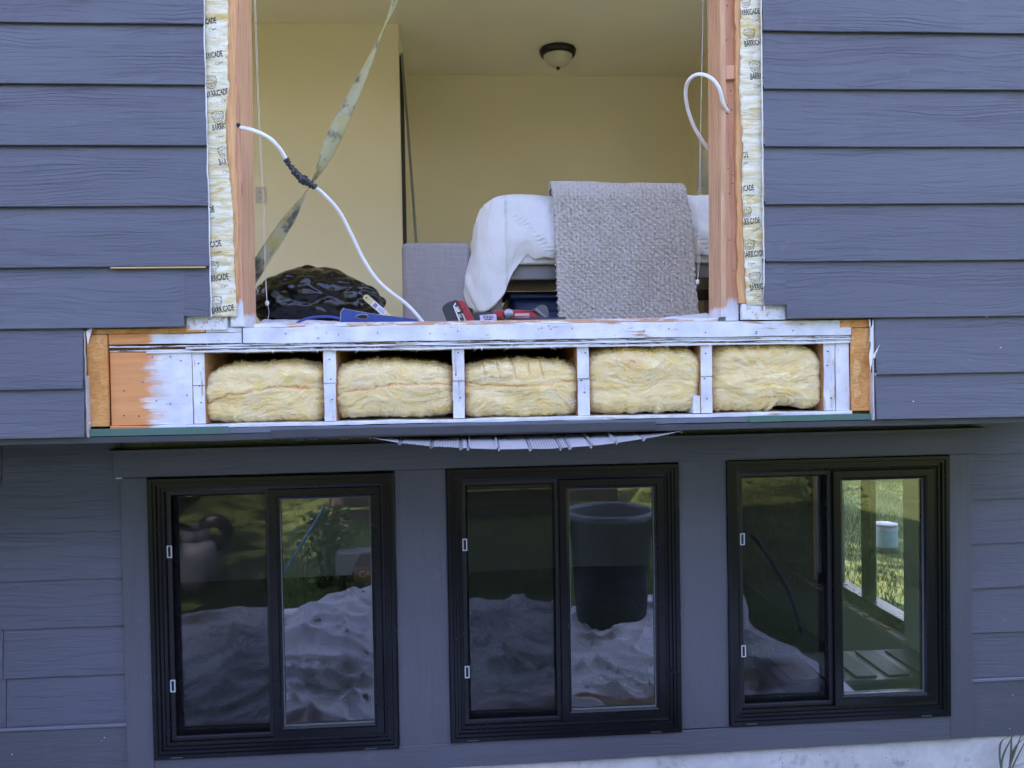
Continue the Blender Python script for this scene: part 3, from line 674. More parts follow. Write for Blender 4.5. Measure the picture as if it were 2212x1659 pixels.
# ---- body of the house: walls, floors, rooms, roof
XS = 2.25
def wall(name, *b, mat=ROOMW): return obj(name, box(*b), mat, house)
wall('interior_wall', -2.6, -.433, 3.39, 4.6, .10, 2.596)              # closet bump
wall('interior_wall', -.434, 2.075, 4.37, 4.6, .10, 2.596)
# right wall of the bedroom with an unseen window added to light the room
wall('interior_wall', 2.075, 2.28, .16, .40, .10, 2.596); wall('interior_wall', 2.075, 2.28, 3.0, 4.6, .10, 2.596)
wall('interior_wall', 2.075, 2.28, .40, 3.0, .10, .85); wall('interior_wall', 2.075, 2.28, .40, 3.0, 2.30, 2.596)
for b in ((.16, .40, .10, 2.596), (2.9, 3.4, .10, 2.596), (.40, 2.9, .10, .85), (.40, 2.9, 2.30, 2.596)): wall('interior_wall', -2.62, -2.5, *b)
lw_ = thing('side_window', (0, 0, 0), parent=house); obj('glass', box(-2.57, -2.566, .40, 2.9, .85, 2.30), CLEAR, lw_); obj('sash', box(-2.59, -2.55, 1.62, 1.68, .85, 2.30), WHITEP, lw_)  # unseen left-hand window, added to brighten the bedroom
wall('interior_wall', -2.6, -.76, .156, .170, .18, 2.596); wall('interior_wall', .93, 2.08, .1515, .170, .18, 2.596); wall('interior_wall', -.76, .93, .161, .172, 2.11, 2.596)
obj('ceiling', box(-2.7, 2.3, .03, 4.7, 2.597, 2.65), CEIL, house)
obj('floor', box(-2.7, 2.3, .20, 4.7, .088, .1465), CARPET, house)
# joist-bay back stop, so that the cavities stay dark
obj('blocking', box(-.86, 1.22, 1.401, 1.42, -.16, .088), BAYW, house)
obj('floor_underside', box(XL + .05, 2.30, .19, 4.9, -.205, -.166), CHAR, house)
# basement
obj('interior_wall', box(-2.65, 2.25, 4.2, 4.3, -2.4, -.21), BASEW, house); obj('interior_wall', box(-2.69, -2.65, .85, 4.2, -2.4, -.21), BASEW, house)
for b in ((XS, 2.40, .75, 1.36, -2.4, -.21), (XS, 2.40, 2.34, 4.3, -2.4, -.21), (XS, 2.40, 1.36, 2.34, -2.4, -1.405), (XS, 2.40, 1.36, 2.34, -.34, -.21)): obj('interior_wall', box(*b), BASEW, house)
for b in ((-2.65, -1.216, .64, .75, -1.54, -.21), (-.274, -.074, .64, .75, -1.54, -.21), (.858, 1.051, .64, .75, -1.54, -.21), (1.985, 2.25, .64, .75, -1.54, -.21), (-2.65, 2.25, .65, .75, -.375, -.211), (-2.65, 2.25, .64, .86, -2.4, -1.49)):
    obj('interior_wall', box(*b), BASEW, house)
obj('basement_floor', box(-2.69, 2.4, .7, 4.3, -2.45, -2.40), plain('basement_floor_grey', (.42, .40, .38), .6), house); obj('basement_bounce_ceiling', box(-2.65, 2.25, .75, 4.2, -.222, -.212), CEIL, house)  # unseen pale ceiling, added to bounce light round the basement
obj('window_stool', lumber(XS - .05, XS + .05, 1.30, 2.62, -1.425, -1.4052, 'y', .001, 130), plain('pale_stool', (.66, .62, .56), .5), house)
obj('window_jamb', lumber(XS - .018, XS + .10, 2.345, 2.43, -1.40, -.34, 'z', .001, 131), STUD, house)
obj('window_jamb', lumber(XS - .07, XS - .002, .80, .84, -1.55, -.3, 'z', .001, 132), STUD, house)
sw = thing('side_window', (0, 0, 0), parent=house)
obj('track', box(XS + .004, XS + .055, 1.362, 2.338, -1.4048, -1.335, .003), BLACKV, sw)
def side_ring(prof, y0, y1, z0, z1, X, mat, name):
    me = prof_ring(y0, y1, z0, z1, 0, prof)
    for v in me.vertices: v.co = (X + v.co.y, v.co.x, v.co.z)
    return obj(name, me, mat, sw)
side_ring([(0, 0), (.035, 0), (.04, .02), (.055, .02), (.055, .09)], 1.36, 2.34, -1.405, -.34, XS + .03, BLACKV, 'frame')
obj('sash', box(XS + .05, XS + .09, 1.785, 1.885, -1.36, -.39, .004), BLACKV, sw); obj('sash', box(XS + .045, XS + .088, 1.41, 1.445, -1.36, -.39, .004), BLACKV, sw)
obj('glass', box(XS + .070, XS + .074, 1.40, 2.30, -1.37, -.38), CLEAR, sw)
up = thing('side_window', (0, 0, 0), parent=house); obj('glass', box(2.17, 2.174, .40, 3.0, .85, 2.30), CLEAR, up)  # bedroom's right-hand window, out of view, added for room light
obj('sash', box(2.15, 2.19, 1.67, 1.73, .85, 2.30), WHITEP, up)
for i in range(9):
    y = 1.45 + i * .1; obj('wood_scrap', lumber(XS - .045, XS - .045 + random.uniform(.02, .05), y, y + random.uniform(.03, .09), -1.4048, -1.4048 + random.uniform(.004, .014), 'y', .001, 500 + i), STUD, sw)
# outer shell and roof
for b in ((2.2805, 2.44, .03, 5.0, -.18, .84), (2.2805, 2.44, .03, .39, .84, 2.7), (2.2805, 2.44, 3.01, 5.0, .84, 2.7), (2.2805, 2.44, .39, 3.01, 2.31, 2.7), (2.4005, 2.44, .625, 1.35, -1.6, -.18), (2.4005, 2.44, 2.35, 5.0, -1.6, -.18), (2.4005, 2.44, 1.35, 2.35, -1.6, -1.41), (2.4005, 2.44, 1.35, 2.35, -.33, -.18), (XL + .01, 2.43, 4.9, 5.0, -1.75, 2.7), (XL + .01, XL + .1, .03, 4.9, -1.75, .84), (XL + .01, XL + .1, .03, .39, .8405, 2.7), (XL + .01, XL + .1, 2.91, 4.9, .8405, 2.7), (XL + .01, XL + .1, .3905, 2.9095, 2.31, 2.7)):
    obj('outer_wall', box(*b), SID, house)
obj('outer_wall', box(XL + .1, -.80, .0265, .150, .115, 2.65), BASEW, house); obj('outer_wall', box(1.05, 2.28, .0265, .150, .15, 2.65), BASEW, house)
obj('outer_wall', box(XL + .1, -1.17, .0265, .150, -.19, .114), BASEW, house); obj('outer_wall', box(1.36, 2.28, .0265, .150, -.19, .149), BASEW, house)
obj('corner_board', lumber(2.40, 2.465, -.006, .02, -.19, 2.65, 'z', .001, 140, .3), TRIM, house)
ROOF = plain('dark_roof_shingle', (.06, .058, .06), .9, .2, var=.25, vs_=30)
rb_ = bmesh.new()
for pts in (((XL - .3, -.50, 2.66), (XR + .3, -.50, 2.66), (XR + .3, 2.4, 3.95), (XL - .3, 2.4, 3.95)), ((XL - .3, 5.4, 2.66), (XL - .3, 2.4, 3.95), (XR + .3, 2.4, 3.95), (XR + .3, 5.4, 2.66))):
    rb_.faces.new([rb_.verts.new(p) for p in pts])
o = obj('roof', rb_, ROOF, house); s_ = o.modifiers.new('t', 'SOLIDIFY'); s_.thickness = .14; s_.offset = 1
obj('eave_soffit', box(XL - .3, XR + .3, -.49, .0, 2.62, 2.645), CHAR, house)
# outlet plate on the bedroom wall
a = P(563, 421, 3.385); ol = obj('outlet', box(a.x - .035, a.x + .035, 3.378, 3.389, a.z - .06, a.z + .06, .003), plain('almond_plate', (.60, .55, .50), .4), house)
for d in (-.022, .022): obj('socket', box(a.x - .014, a.x + .014, 3.374, 3.379, a.z + d - .012, a.z + d + .012, .003), plain('socket_grey', (.5, .5, .5), .4), ol)

# ================================================================== GROUND
def m_lawn():
    m = Mt('lawn_ground'); c = m.co(0)
    n = m.noise(c, 3.0, 5, .65); n2 = m.noise(c, 60, 4)
    cl = m.mix(m.ramp(n, [(.3, 0.0), (.7, 1.0)]), (.032, .065, .015), (.08, .115, .032)); cl = m.mix(m.ramp(n2, [(.45, 0.0), (.75, .6)]), cl, (.17, .17, .06))
    return m.fin(cl, .9, .2, m.bump(n2, .6, .03))
GZ = -1.75
gp = []
LAWN = m_lawn()
xs = np.linspace(-60, 60, 121); ysg = np.linspace(-70, 50, 121); A = np.zeros((121, 121, 3))
A[:, :, 0] = xs[:, None]; A[:, :, 1] = ysg[None]; rr = np.hypot(A[:, :, 0], A[:, :, 1] + 2)
A[:, :, 2] = GZ + .03 * fbm(A[:, :, 0] * .7, A[:, :, 1] * .7) * np.clip((rr - 3) / 4, 0, 1)
A[0, :, 0] = -300; A[-1, :, 0] = 300; A[:, 0, 1] = -300; A[:, -1, 1] = 300
g = obj('lawn', grid_mesh(A), LAWN, None, True); tag(g, 'mown green lawn around the house, shaded near the wall', None, None, 'structure')

# ================================================================== INSULATION
def batt(px0, px1, pt, pb, seed, label, crease, cut=0.0, faint=1.0):
    Yb = .034; a, b = P(px0, pb, Yb), P(px1, pt, Yb); cx, cz, hx, hz = (a.x + b.x) / 2, (a.z + b.z) / 2, (b.x - a.x) / 2, (b.z - a.z) / 2
    nu, nv = 150, 84; u = np.linspace(-1, 1, nu)[:, None] * np.ones((1, nv)); v = np.linspace(-1, 1, nv)[None] * np.ones((nu, 1))
    # rounded outline: top corners sag, sides bulge
    top = 1 - .20 * np.abs(u) ** 3.4 - .05 * (1 + vn(u * 2.2, seed, 0, seed)) - .03 * vn(u * 9, seed + 2, 0, seed)
    bot = -1 + .05 * np.abs(u) ** 6 + .03 * (1 + vn(u * 5, seed + 5, 0, seed)) + .02 * vn(u * 21, seed, 0, seed)
    if seed == 5: bot = bot + .17 * np.exp(-((u - .42) / .26) ** 4) + .04 * vn(u * 14, 3.0, 0, 5) * (np.abs(u - .4) < .4)
    if seed == 2: top = top - .16 * np.clip(u - .35, 0, 1)
    if seed == 1: top = top - .12 * np.clip(-u - .55, 0, 1) * 2
    zz = bot + (top - bot) * (v + 1) / 2
    wid = 1.01 - .02 * np.abs(v) ** 5 + .025 * vn(v * 3.1 + 7, seed, 0, seed) + .012 * vn(v * 14, seed + 9, 0, seed)
    X = cx + hx * u * wid; Z = cz + hz * zz
    dep = .035 * np.abs(u) ** 9 + .085 * np.maximum(v, 0) ** 6 + .05 * np.maximum(-v, 0) ** 8
    cl = crease(u); line = np.exp(-((v - cl) / .045) ** 2) if cl is not None else 0 * u
    swx = .06 * fbm(X * 7, Z * 9, 0, 2, seed)
    fib = fbm((X + swx) * 26, (Z + swx) * 120, 0, 4, seed); lump = fbm(X * 10, Z * 17, 0, 3, seed + 40)
    Y = Yb + dep + .0045 * line * faint - .008 * lump - .0020 * fib - .006
    if cut:   # knife scores across the top, as on the third batt
        for q in (-.62, -.38, -.12, .14, .36): Y = Y + .012 * np.exp(-((u - q - (v - .6) * -.08) / .018) ** 2) * np.clip((v - .25) * 3, 0, 1)
    X = X + .0030 * fbm(X * 40, Z * 60, 1.3, 2, seed + 3); Z = Z + .0035 * fbm(X * 45, Z * 50, 2.7, 2, seed + 4)
    A = np.stack([X, Y, Z], 2)
    # extend the rim backwards so that the batt is a body, not a skin
    ring = np.zeros((nu + 8, nv + 8, 3)); ring[4:-4, 4:-4] = A
    for k in range(3, -1, -1):
        ring[k, 4:-4] = ring[4, 4:-4]; ring[-1 - k, 4:-4] = ring[-5, 4:-4]
    for k in range(3, -1, -1):
        ring[:, k] = ring[:, 4]; ring[:, -1 - k] = ring[:, -5]
    for k in range(4):
        d = (4 - k) * .07
        ring[k, :, 1] = np.maximum(ring[k, :, 1], .05 + d); ring[-1 - k, :, 1] = np.maximum(ring[-1 - k, :, 1], .05 + d); ring[:, k, 1] = np.maximum(ring[:, k, 1], .05 + d); ring[:, -1 - k, 1] = np.maximum(ring[:, -1 - k, 1], .05 + d)
    nz_ = vn(ring[:, :, 0] * 60, ring[:, :, 1] * 30, ring[:, :, 2] * 60, 3); ring[:4, :, 0] += .003 * nz_[:4]; ring[-4:, :, 2] += .002 * nz_[-4:]
    me = grid_mesh(ring); nn = len(me.vertices)
    st = np.zeros((nu + 8, nv + 8)); dt = np.zeros_like(st)
    brk = np.clip(.80 + .5 * vn(X * 9, 4.0, 0, seed), .45, 1)
    st[4:-4, 4:-4] = np.exp(-((v - cl) / .045) ** 2) * brk * .95 * faint + np.clip(fbm(X * 9, Z * 20, 0, 3, seed + 8) - .55, 0, 1) * .5
    dt[4:-4, 4:-4] = np.clip((-v - .80) * 4, 0, 1) * np.clip(fbm(X * 14, 2.0, 0, 3, seed + 8) + .1, 0, 1) * .8
    if seed == 3: dt[4:-4, 4:-4] += np.clip(1 - np.hypot((u - .93) / .30, (v + .55) / .32), 0, 1) * .75
    V = [tuple(c.co) for c in me.vertices]
    ca = me.color_attributes.new('streak', 'FLOAT_COLOR', 'POINT'); buf = np.zeros((nn, 4)); buf[:, 0] = st.ravel(); buf[:, 1] = dt.ravel(); buf[:, 3] = 1
    ca.data.foreach_set('color', buf.ravel())
    t = thing('insulation_batt', (cx, .2, a.z), label, 'insulation', 'yellow glass wool batts in the joist bays')
    body = obj('wool', me, FIBER, t, True)
    # loose tufts along the outline
    fm = []; ff = []; rs = np.random.default_rng(seed)
    for i in range(900):
        q = rs.random(); iu, iv = rs.integers(4, nu + 4), rs.integers(4, nv + 4)
        if q < .30: iu = 4 if rs.random() < .5 else nu + 3
        elif q < .72: iv = nv + 3
        elif q < .85: iv = 5
        p = Vector(ring[iu, iv]); l = rs.uniform(.004, .016) * (1.0 if q < .85 else .8); ang = rs.uniform(-.5, .5) + (0 if rs.random() < .7 else math.pi / 2)
        d = Vector((math.cos(ang) * (1 if rs.random() < .5 else -1), rs.uniform(-.5, .1), math.sin(ang) * .8 + (.35 if q > .3 and q < .72 else 0))).normalized(); n_ = d.cross(Vector((0, 1, 0))).normalized() * rs.uniform(.0004, .0011)
        k = len(fm); m2 = p + d * l * .5 + Vector((0, 0, -.001)); fm += [p + n_, p - n_, m2 - n_ * .7, m2 + n_ * .7, p + d * l + Vector((0, 0, -.003))]; ff += [(k, k + 1, k + 2, k + 3), (k + 3, k + 2, k + 4)]
    for i in range(2600):
        iu, iv = int(rs.integers(6, nu - 4)), float(rs.uniform(6, nv + 2)); ln = int(rs.integers(4, 14)); sl = rs.normal() * .35; pts_ = []
        for q in range(ln):
            a_ = min(nu + 3, iu + q); b_ = min(max(4, iv + sl * q + .5 * math.sin(q * .9 + i)), nv + 3); p = ring[a_, int(b_)]; pts_.append(Vector((p[0], p[1] - .0022 - .0015 * math.sin(q * 3.1 / ln * 1.0), p[2] + (b_ - int(b_)) * .002)))
        wd_ = rs.uniform(.0003, .0009); k = len(fm)
        for q, p in enumerate(pts_): fm += [p + Vector((0, 0, wd_)), p - Vector((0, 0, wd_))]
        ff += [(k + 2 * q, k + 2 * q + 1, k + 2 * q + 3, k + 2 * q + 2) for q in range(ln - 1)]
    fo = obj('loose_fibres', pyd(fm, ff), FIBER, t); fo['kind'] = 'stuff'
    return t
batt(434, 699, 776, 917, 1, 'yellow wool batt in the first bay from the orange rim board, dipping brown crease', lambda u: .02 + .22 * (u + .2) - .18 * u * u + .02 * np.sin(u * 9))
batt(720, 980, 771, 906, 2, 'yellow wool batt in the second joist bay, long pink crease rising to one side', lambda u: .10 + .20 * u - .08 * u * u + .015 * np.sin(u * 7))
batt(1000, 1250, 769, 905, 3, 'yellow wool batt in the middle bay, top scored with knife cuts and sooty lower corner', lambda u: .08 + .26 * (u - .1) ** 2 - .02 + .06 * u, cut=1)
batt(1274, 1516, 738, 897, 4, 'smoother yellow wool batt in the fourth bay beside the low white block', lambda u: -.05 + .05 * np.sin(u * 4) - 8 * (np.abs(u) > 2), faint=.25)
batt(1540, 1776, 732, 892, 5, 'swirled yellow wool batt in the last bay, torn open along its underside', lambda u: .2 + .35 * np.sin(u * 3.2), faint=.0)
# ================================================================== CABLES AND STRAP
NM = plain('white_cable_sheath', (.80, .79, .82), .38, .5, var=.03)
TAPE = plain('black_electrical_tape', (.014, .016, .022), .28, .6, var=.3, vs_=80, bmp=.5, bs=120)
def pp(l): return [P(*a) for a in l]
cb = thing('electrical_cable', P(517, 275, .01), 'white cable from the opening\'s studs, spliced with black tape, trailing to the floor', 'cable')
c1 = pp([(512, 274, .03), (523, 276, .002), (546, 281, -.02), (580, 297, -.03), (603, 320, -.02), (622, 350, 0)]); c2 = pp([(678, 402, .04), (700, 420, .06), (732, 456, .09), (757, 503, .12), (785, 560, .15), (815, 605, .17), (845, 632, .19), (872, 652, .21), (893, 672, .22), (913, 696, .23), (921, 714, .24)])
obj('sheath', tube(catmull(c1), .0060, 10, .62), NM, cb, True); obj('sheath', tube(catmull(c2), .0060, 10, .62), NM, cb, True)
tp = catmull(pp([(617, 343, -.004), (630, 362, .005), (648, 383, .015), (664, 394, .028), (682, 405, .042)]), 14)
me = tube(tp, .01, 14, .8, rf=lambda t: .0085 + .0065 * math.exp(-((t - .62) / .20) ** 2) + .0016 * math.sin(t * 60) + .0012 * math.sin(t * 23))
V = np.array([v.co[:] for v in me.vertices]); dn = .0022 * fbm(V[:, 0] * 160, V[:, 1] * 160, V[:, 2] * 160, 3)
for v, d in zip(me.vertices, dn): v.co += Vector((d, d, d * .6))
obj('tape_wrap', me, TAPE, cb, False)
cb2 = thing('electrical_cable', P(1572, 240, .02), 'short white cable looping out of a hole in the wooden stud opposite the taped one', 'cable')
obj('sheath', tube(catmull(pp([(1580, 246, .045), (1572, 240, .024), (1562, 222, .0), (1553, 190, -.02), (1538, 170, -.02), (1518, 161, 0), (1500, 163, .02), (1486, 177, .05), (1481, 200, .08), (1486, 236, .11), (1500, 275, .14), (1520, 308, .17), (1545, 338, .20)])), .0062, 10, .62), NM, cb2, True)
for px, py, yy in ((514, 270, .006), (1572, 240, .0265)):
    a = P(px, py, yy); obj('cable_hole', lathe([(0, -.001), (.0062, -.001), (.0075, .003)], a, 12, 'y'), NAIL, fr)
# ratchet strap, twisted webbing
def m_web():
    m = Mt('soiled_webbing'); c = m.co(0); n = m.noise(m.mapv(c, (1, 1, 1)), 17, 4, .6)
    cl = m.mix(m.ramp(n, [(.50, 0.0), (.64, 1.0)]), (.46, .43, .26), (.10, .095, .09)); cl = m.mix(m.ramp(m.noise(c, 9, 2), [(.5, 0.0), (.62, .7)]), cl, (.46, .39, .13))
    wv = m.n('TexWave', wave_type='BANDS', bands_direction='DIAGONAL', i_Vector=c, i_Scale=120.0, i_Distortion=.4).outputs[1]
    return m.fin(cl, .75, .3, m.bump(wv, .6, .002))
WEB = m_web()
ctr = catmull(pp([(905, -160, .22), (853, 0, .22), (828, 62, .22), (790, 150, .22), (750, 235, .22), (715, 310, .22), (690, 365, .22), (664, 410, .22), (640, 450, .22), (610, 495, .22), (580, 540, .22), (556, 578, .22), (500, 665, .23)]), 12)
A = np.zeros((len(ctr), 7, 3)); acc = 0
keyt = [(-160, -.9), (0, -.12), (120, .55), (235, 1.25), (330, 2.4), (372, 3.05), (420, 3.6), (480, 4.35), (540, 4.5), (600, 4.6), (700, 4.7)]
for i, p in enumerate(ctr):
    q = p - Vector((0, -CD, 0)); py = PH / 2 - FX * q.dot(CU) / q.dot(CF)
    th = interp(py, keyt); tdir = (ctr[min(i + 1, len(ctr) - 1)] - ctr[max(i - 1, 0)]).normalized(); n_ = tdir.cross(Vector((0, 1, 0))).normalized(); b_ = tdir.cross(n_).normalized()
    for j in range(7):
        s = (j / 6 - .5) * .050; A[i, j] = p + n_ * (s * math.sin(th)) + b_ * (s * math.cos(th)) + b_ * (.006 * (1 - (2 * j / 6 - 1) ** 2) * math.sin(th * 1.3))
o = obj('tie_down_strap', grid_mesh(A), WEB, None, True); m_ = o.modifiers.new('t', 'SOLIDIFY'); m_.thickness = .0022; m_.offset = 0
tag(o, 'dirty yellow-grey webbing strap, twisted, stretched diagonally across the opening', 'strap')
# blind cords
CORD = plain('white_cord', (.72, .72, .70), .6, .3)
def cord_set(name, label, lines, knot):
    t = thing(name, lines[0][-1], label, 'cord')
    for l in lines: obj('cord', tube(catmull(l, 8), .0007, 5), CORD, t, True)
    k = P(*knot); obj('cord_knot', lathe([(0, .010), (.006, .006), (.0072, 0), (.005, -.007), (0, -.009)], k, 10), CORD, t, True)
    return t
cord_set('blind_cord', 'thin white blind cord with knot hanging in front of the black bag', [pp([(545, -150, .19), (551, 40, .19), (556, 200, .19), (567, 430, .19), (573, 600, .19), (577, 655, .19)]), pp([(546, -150, .192), (553, 40, .192), (560, 240, .192), (570, 440, .192), (575, 600, .192), (577, 655, .19)]), pp([(577, 655, .19), (581, 672, .19), (579, 690, .19)])], (577, 655, .187))
cord_set('blind_cord', 'thin white blind cord with knot dangling past the pillow end of the bed', [pp([(1520, -150, .19), (1518, 60, .19), (1514, 250, .19), (1510, 400, .19), (1508, 560, .19), (1507, 608, .19)]), pp([(1523, -150, .192), (1518, 60, .192), (1514, 250, .192), (1513, 440, .192), (1511, 560, .192), (1507, 608, .19)]), pp([(1507, 608, .19), (1500, 625, .19), (1495, 642, .19), (1492, 670, .2)])], (1507, 609, .187))

# ================================================================== BEDROOM
DUV = Mt('white_duvet_cotton'); c_ = DUV.co(0)
DUV = DUV.fin(DUV.mix(DUV.noise(c_, 3, 3), (.80, .82, .88), (.86, .87, .92)), .85, .2, DUV.bump(DUV.math('ADD', DUV.noise(DUV.mapv(c_, (9, 4, 4)), 1.5, 3, .5, 1.2), DUV.math('MULTIPLY', DUV.noise(c_, 500, 2), .06)), .42, .020))
def m_linen(name, col):
    m = Mt(name); c = m.co(0); a = m.noise(m.mapv(c, (300, 60, 14)), 1, 3); b = m.noise(m.mapv(c, (14, 60, 300)), 1, 3); h = m.math('ADD', a, b)
    return m.fin(m.mix(m.ramp(m.math('MULTIPLY', h, .5), [(.35, 0.0), (.65, 1.0)]), tuple(q * .84 for q in col), tuple(q * 1.1 for q in col)), .9, .15, m.bump(h, .2, .002))
LINEN = m_linen('grey_linen', (.37, .345, .375))
# upholstered bench standing at the end of the bed
bn = thing('upholstered_bench', (-.11, 1.4, .1465), 'grey linen upholstered bench end standing beside the white duvet', 'bench')
bm = box(-.263, .045, 1.02, 2.0, .165, .578, .028, 4)
obj('seat_block', bm, LINEN, bn, True)
for x in (-.22, .0):
    for y in (1.07, 1.95): obj('leg', box(x - .02, x + .02, y - .02, y + .02, .147, .166), plain('dark_leg', (.03, .02, .02), .5), bn)
bed = thing('bed', (1.0, 1.6, .1465), 'single bed with grey frame and white mattress, standing along the opening', 'bed')
FRAME = plain('grey_bed_frame', (.20, .20, .215), .45, .4)
for y in (.955, 2.10): obj('side_rail', box(.16, 2.03, y, y + .03, .398, .462, .004), FRAME, bed)
obj('end_rail', box(.13, .16, .955, 2.13, .398, .462, .004), FRAME, bed)
for x in (.15, 1.98):
    for y in (.965, 2.09): obj('leg', box(x - .02, x + .03, y - .01, y + .03, .147, .398, .003), FRAME, bed)
obj('mattress', box(.12, 2.05, .935, 2.14, .463, .70, .05, 4), plain('mattress_ticking', (.62, .62, .64), .8, .2), bed, True)
obj('fitted_sheet', box(.12, 2.05, .925, .955, .462, .512, .010, 3), plain('quilted_white_border', (.66, .66, .68), .8, .2, bmp=.5, bs=90), bed, True)
# duvet
def drape(s_pts, hem, off, ztop, nt, noise_amp, seed, inner=.30, cap=True):
    """s_pts: list of (x, y, nx, ny) along the edge; hem(i): lower z; returns (ns, nt, 3)"""
    ns = len(s_pts); A = np.zeros((ns, nt, 3))
    for i, (x, y, nx, ny) in enumerate(s_pts):
        h = hem(i); zt = ztop(x) if callable(ztop) else ztop; inn = inner if ny < -.999 and x > .45 else (.10 + (inner - .10) * max(0, min(1, (x - .20) / .25)) if ny < -.999 else .10)
        for j in range(nt):
            t = j / (nt - 1)
            if t < .35:    # top and shoulder
                q = t / .35; ang = q ** 1.6 * math.pi / 2
                o_ = off - .10 - inner * (1 - q) + .10 * (1 - (1 - q) ** 2) if q < 1 else off
                o_ = off - inn * (1 - q) ** 1.5; z = zt - .105 * (q ** 3.2)
            else:
                q = (t - .35) / .65; zs = zt - .105; z = zs + (h - zs) * q; o_ = off + .030 * math.sin(q * math.pi * .9) + .010 * q
            A[i, j] = (x + nx * o_, y + ny * o_, z)
    return A
front = []
for x in np.linspace(2.02, .20, 120): front.append((x, .93, 0, -1))
for q in np.linspace(0, math.pi / 2, 26): front.append((.20 - .13 * math.sin(q), 1.06 - .13 * math.cos(q), -math.sin(q), -math.cos(q)))
for y in np.linspace(1.08, 2.1, 40): front.append((.07, y, -1, 0))
HEM = [(-.1, .262), (.06, .262), (.10, .262), (.150, .285), (.19, .335), (.222, .41), (.262, .475), (.292, .505), (.318, .487), (.345, .482), (2.1, .505)]
def hemf(i):
    x, y, nx, ny = front[i]
    if nx < -.9: return .275 + .012 * math.sin(y * 19)
    return interp(x + nx * .02, HEM) + .004 * math.sin(x * 37) + .003 * math.sin(x * 91)
def ztop(x): return .792 - .050 * max(0, (.36 - x) / .3) ** 1.8 + .006 * math.sin(x * 9)
A = drape(front, hemf, .012, ztop, 64, 0, 1)
S = np.arange(len(front))[:, None] * np.ones((1, 64)); T = np.linspace(0, 1, 64)[None] * np.ones((len(front), 1))
wr = fbm(S * .085 + 1.2 * T, T * 2.2, 0, 3, 12); fold = np.abs(vn(S * .11 + T * 2.0, T * 1.3, 0, 31))
amp = np.clip(T * 2.2, .1, 1)
nrm = np.array([[f[2], f[3]] for f in front]); D = (.020 * wr - .022 * (fold < .10) * (.10 - fold) * 8) * amp
A[:, :, 0] += nrm[:, 0][:, None] * D; A[:, :, 1] += nrm[:, 1][:, None] * D; A[:, :, 2] += .006 * wr * (1 - amp)
me = grid_mesh(A); bm = bmesh.new(); bm.from_mesh(me); bm.verts.ensure_lookup_table()
# cap across the bed's top
rim = [bm.verts[i * 64] for i in range(len(front))]; far = [bm.verts.new((2.02, 2.1, .785))]
bm.faces.new(rim + far)
duv = obj('duvet', bm, DUV, None, True); m_ = duv.modifiers.new('t', 'SOLIDIFY'); m_.thickness = .022; m_.offset = -1
tag(duv, 'puffy white duvet spread over the bed, corner hanging to the floor', 'duvet')
# knitted throw
THR = Mt('knitted_wool'); c_ = THR.co(0); THR = THR.fin(THR.mix(THR.noise(c_, 90, 3), (.57, .525, .515), (.73, .68, .67)), .95, .1, THR.bump(THR.noise(c_, 420, 3), .6, .003), Sheen_Weight=.3)
nx_, nt_ = 240, 330; A = np.zeros((nx_, nt_, 3)); Uu = np.zeros((nx_, nt_)); Vv = np.zeros((nx_, nt_))
for i in range(nx_):
    a = i / (nx_ - 1)
    for j in range(nt_):
        t = j / (nt_ - 1); L = t * .98
        xt = .400 + .585 * a
        if L < .30: y = 1.24 - L; xt *= 1 + (y - .94) / 3.2; z = .806 - .012 * (1 - L / .3); fl = 0
        elif L < .42: q = (L - .30) / .12; an = q * math.pi / 2; y = .94 - .078 * math.sin(an); z = .728 + .078 * math.cos(an); fl = 0
        else: q = (L - .42) / .56; y = .862 - .012 * math.sin(q * 3); z = .728 - (L - .42) * .93; fl = q
        x = xt + fl * (-.0 + (.030 * a ** 2 + .020)) + .008 * math.sin(t * 9 + a * 3) * (a - .5) + .004 * (1 - fl) * (a - .5)
        A[i, j] = (x, y, z); Uu[i, j] = a * .62; Vv[i, j] = L
CW, CH = .0270, .0205      # cell size of the knit
ui = Uu / CW * .72 + Vv / CH * .72; vi = Vv / CH * .72 - Uu / CW * .72; fu = ui - np.floor(ui) - .5; fv = vi - np.floor(vi) - .5
hole = np.exp(-((fu / .24) ** 2 + ((fv + .05) / .24) ** 2)); ridge = np.exp(-((np.hypot(fu, fv * .9) - .40) / .12) ** 2)
hgt = .0050 * ridge - .0240 * hole + .0016 * vn(Uu * 400, Vv * 400, 0, 6) + .0015 * np.sin(fu * 12 + fv * 9)
wv_ = .016 * fbm(Uu * 6, Vv * 3.5, 0, 2, 15)
dn = np.where(Vv < .30, 0, np.clip((Vv - .30) / .12, 0, 1)); A[:, :, 1] -= (hgt + wv_) * dn; A[:, :, 2] += (hgt + wv_ * .5) * (1 - dn)
A[:, :, 2] += .008 * vn(Uu * 12, 1.0, 0, 3) * (Vv > .42) * (Vv - .42)
thr = obj('knitted_throw', grid_mesh(A), THR, None, True); m_ = thr.modifiers.new('t', 'SOLIDIFY'); m_.thickness = .010; m_.offset = -1
tag(thr, 'chunky grey knitted throw hanging over the side of the white bed', 'blanket')
# fringe fuzz down the throw's sides
fm, ff = [], []
for i in range(260):
    e = 0 if random.random() < .5 else nx_ - 1; j = random.randrange(60, nt_); p = Vector(A[e, j]); d = Vector((random.uniform(.2, 1) * (-1 if e == 0 else 1), random.uniform(-.4, .2), random.uniform(-.7, .5))) * random.uniform(.003, .010); k = len(fm)
    fm += [p, p + Vector((0, 0, .0012)), p + d]; ff.append((k, k + 1, k + 2))
o = obj('wool_fuzz', pyd(fm, ff), THR, thr); o['kind'] = 'stuff'
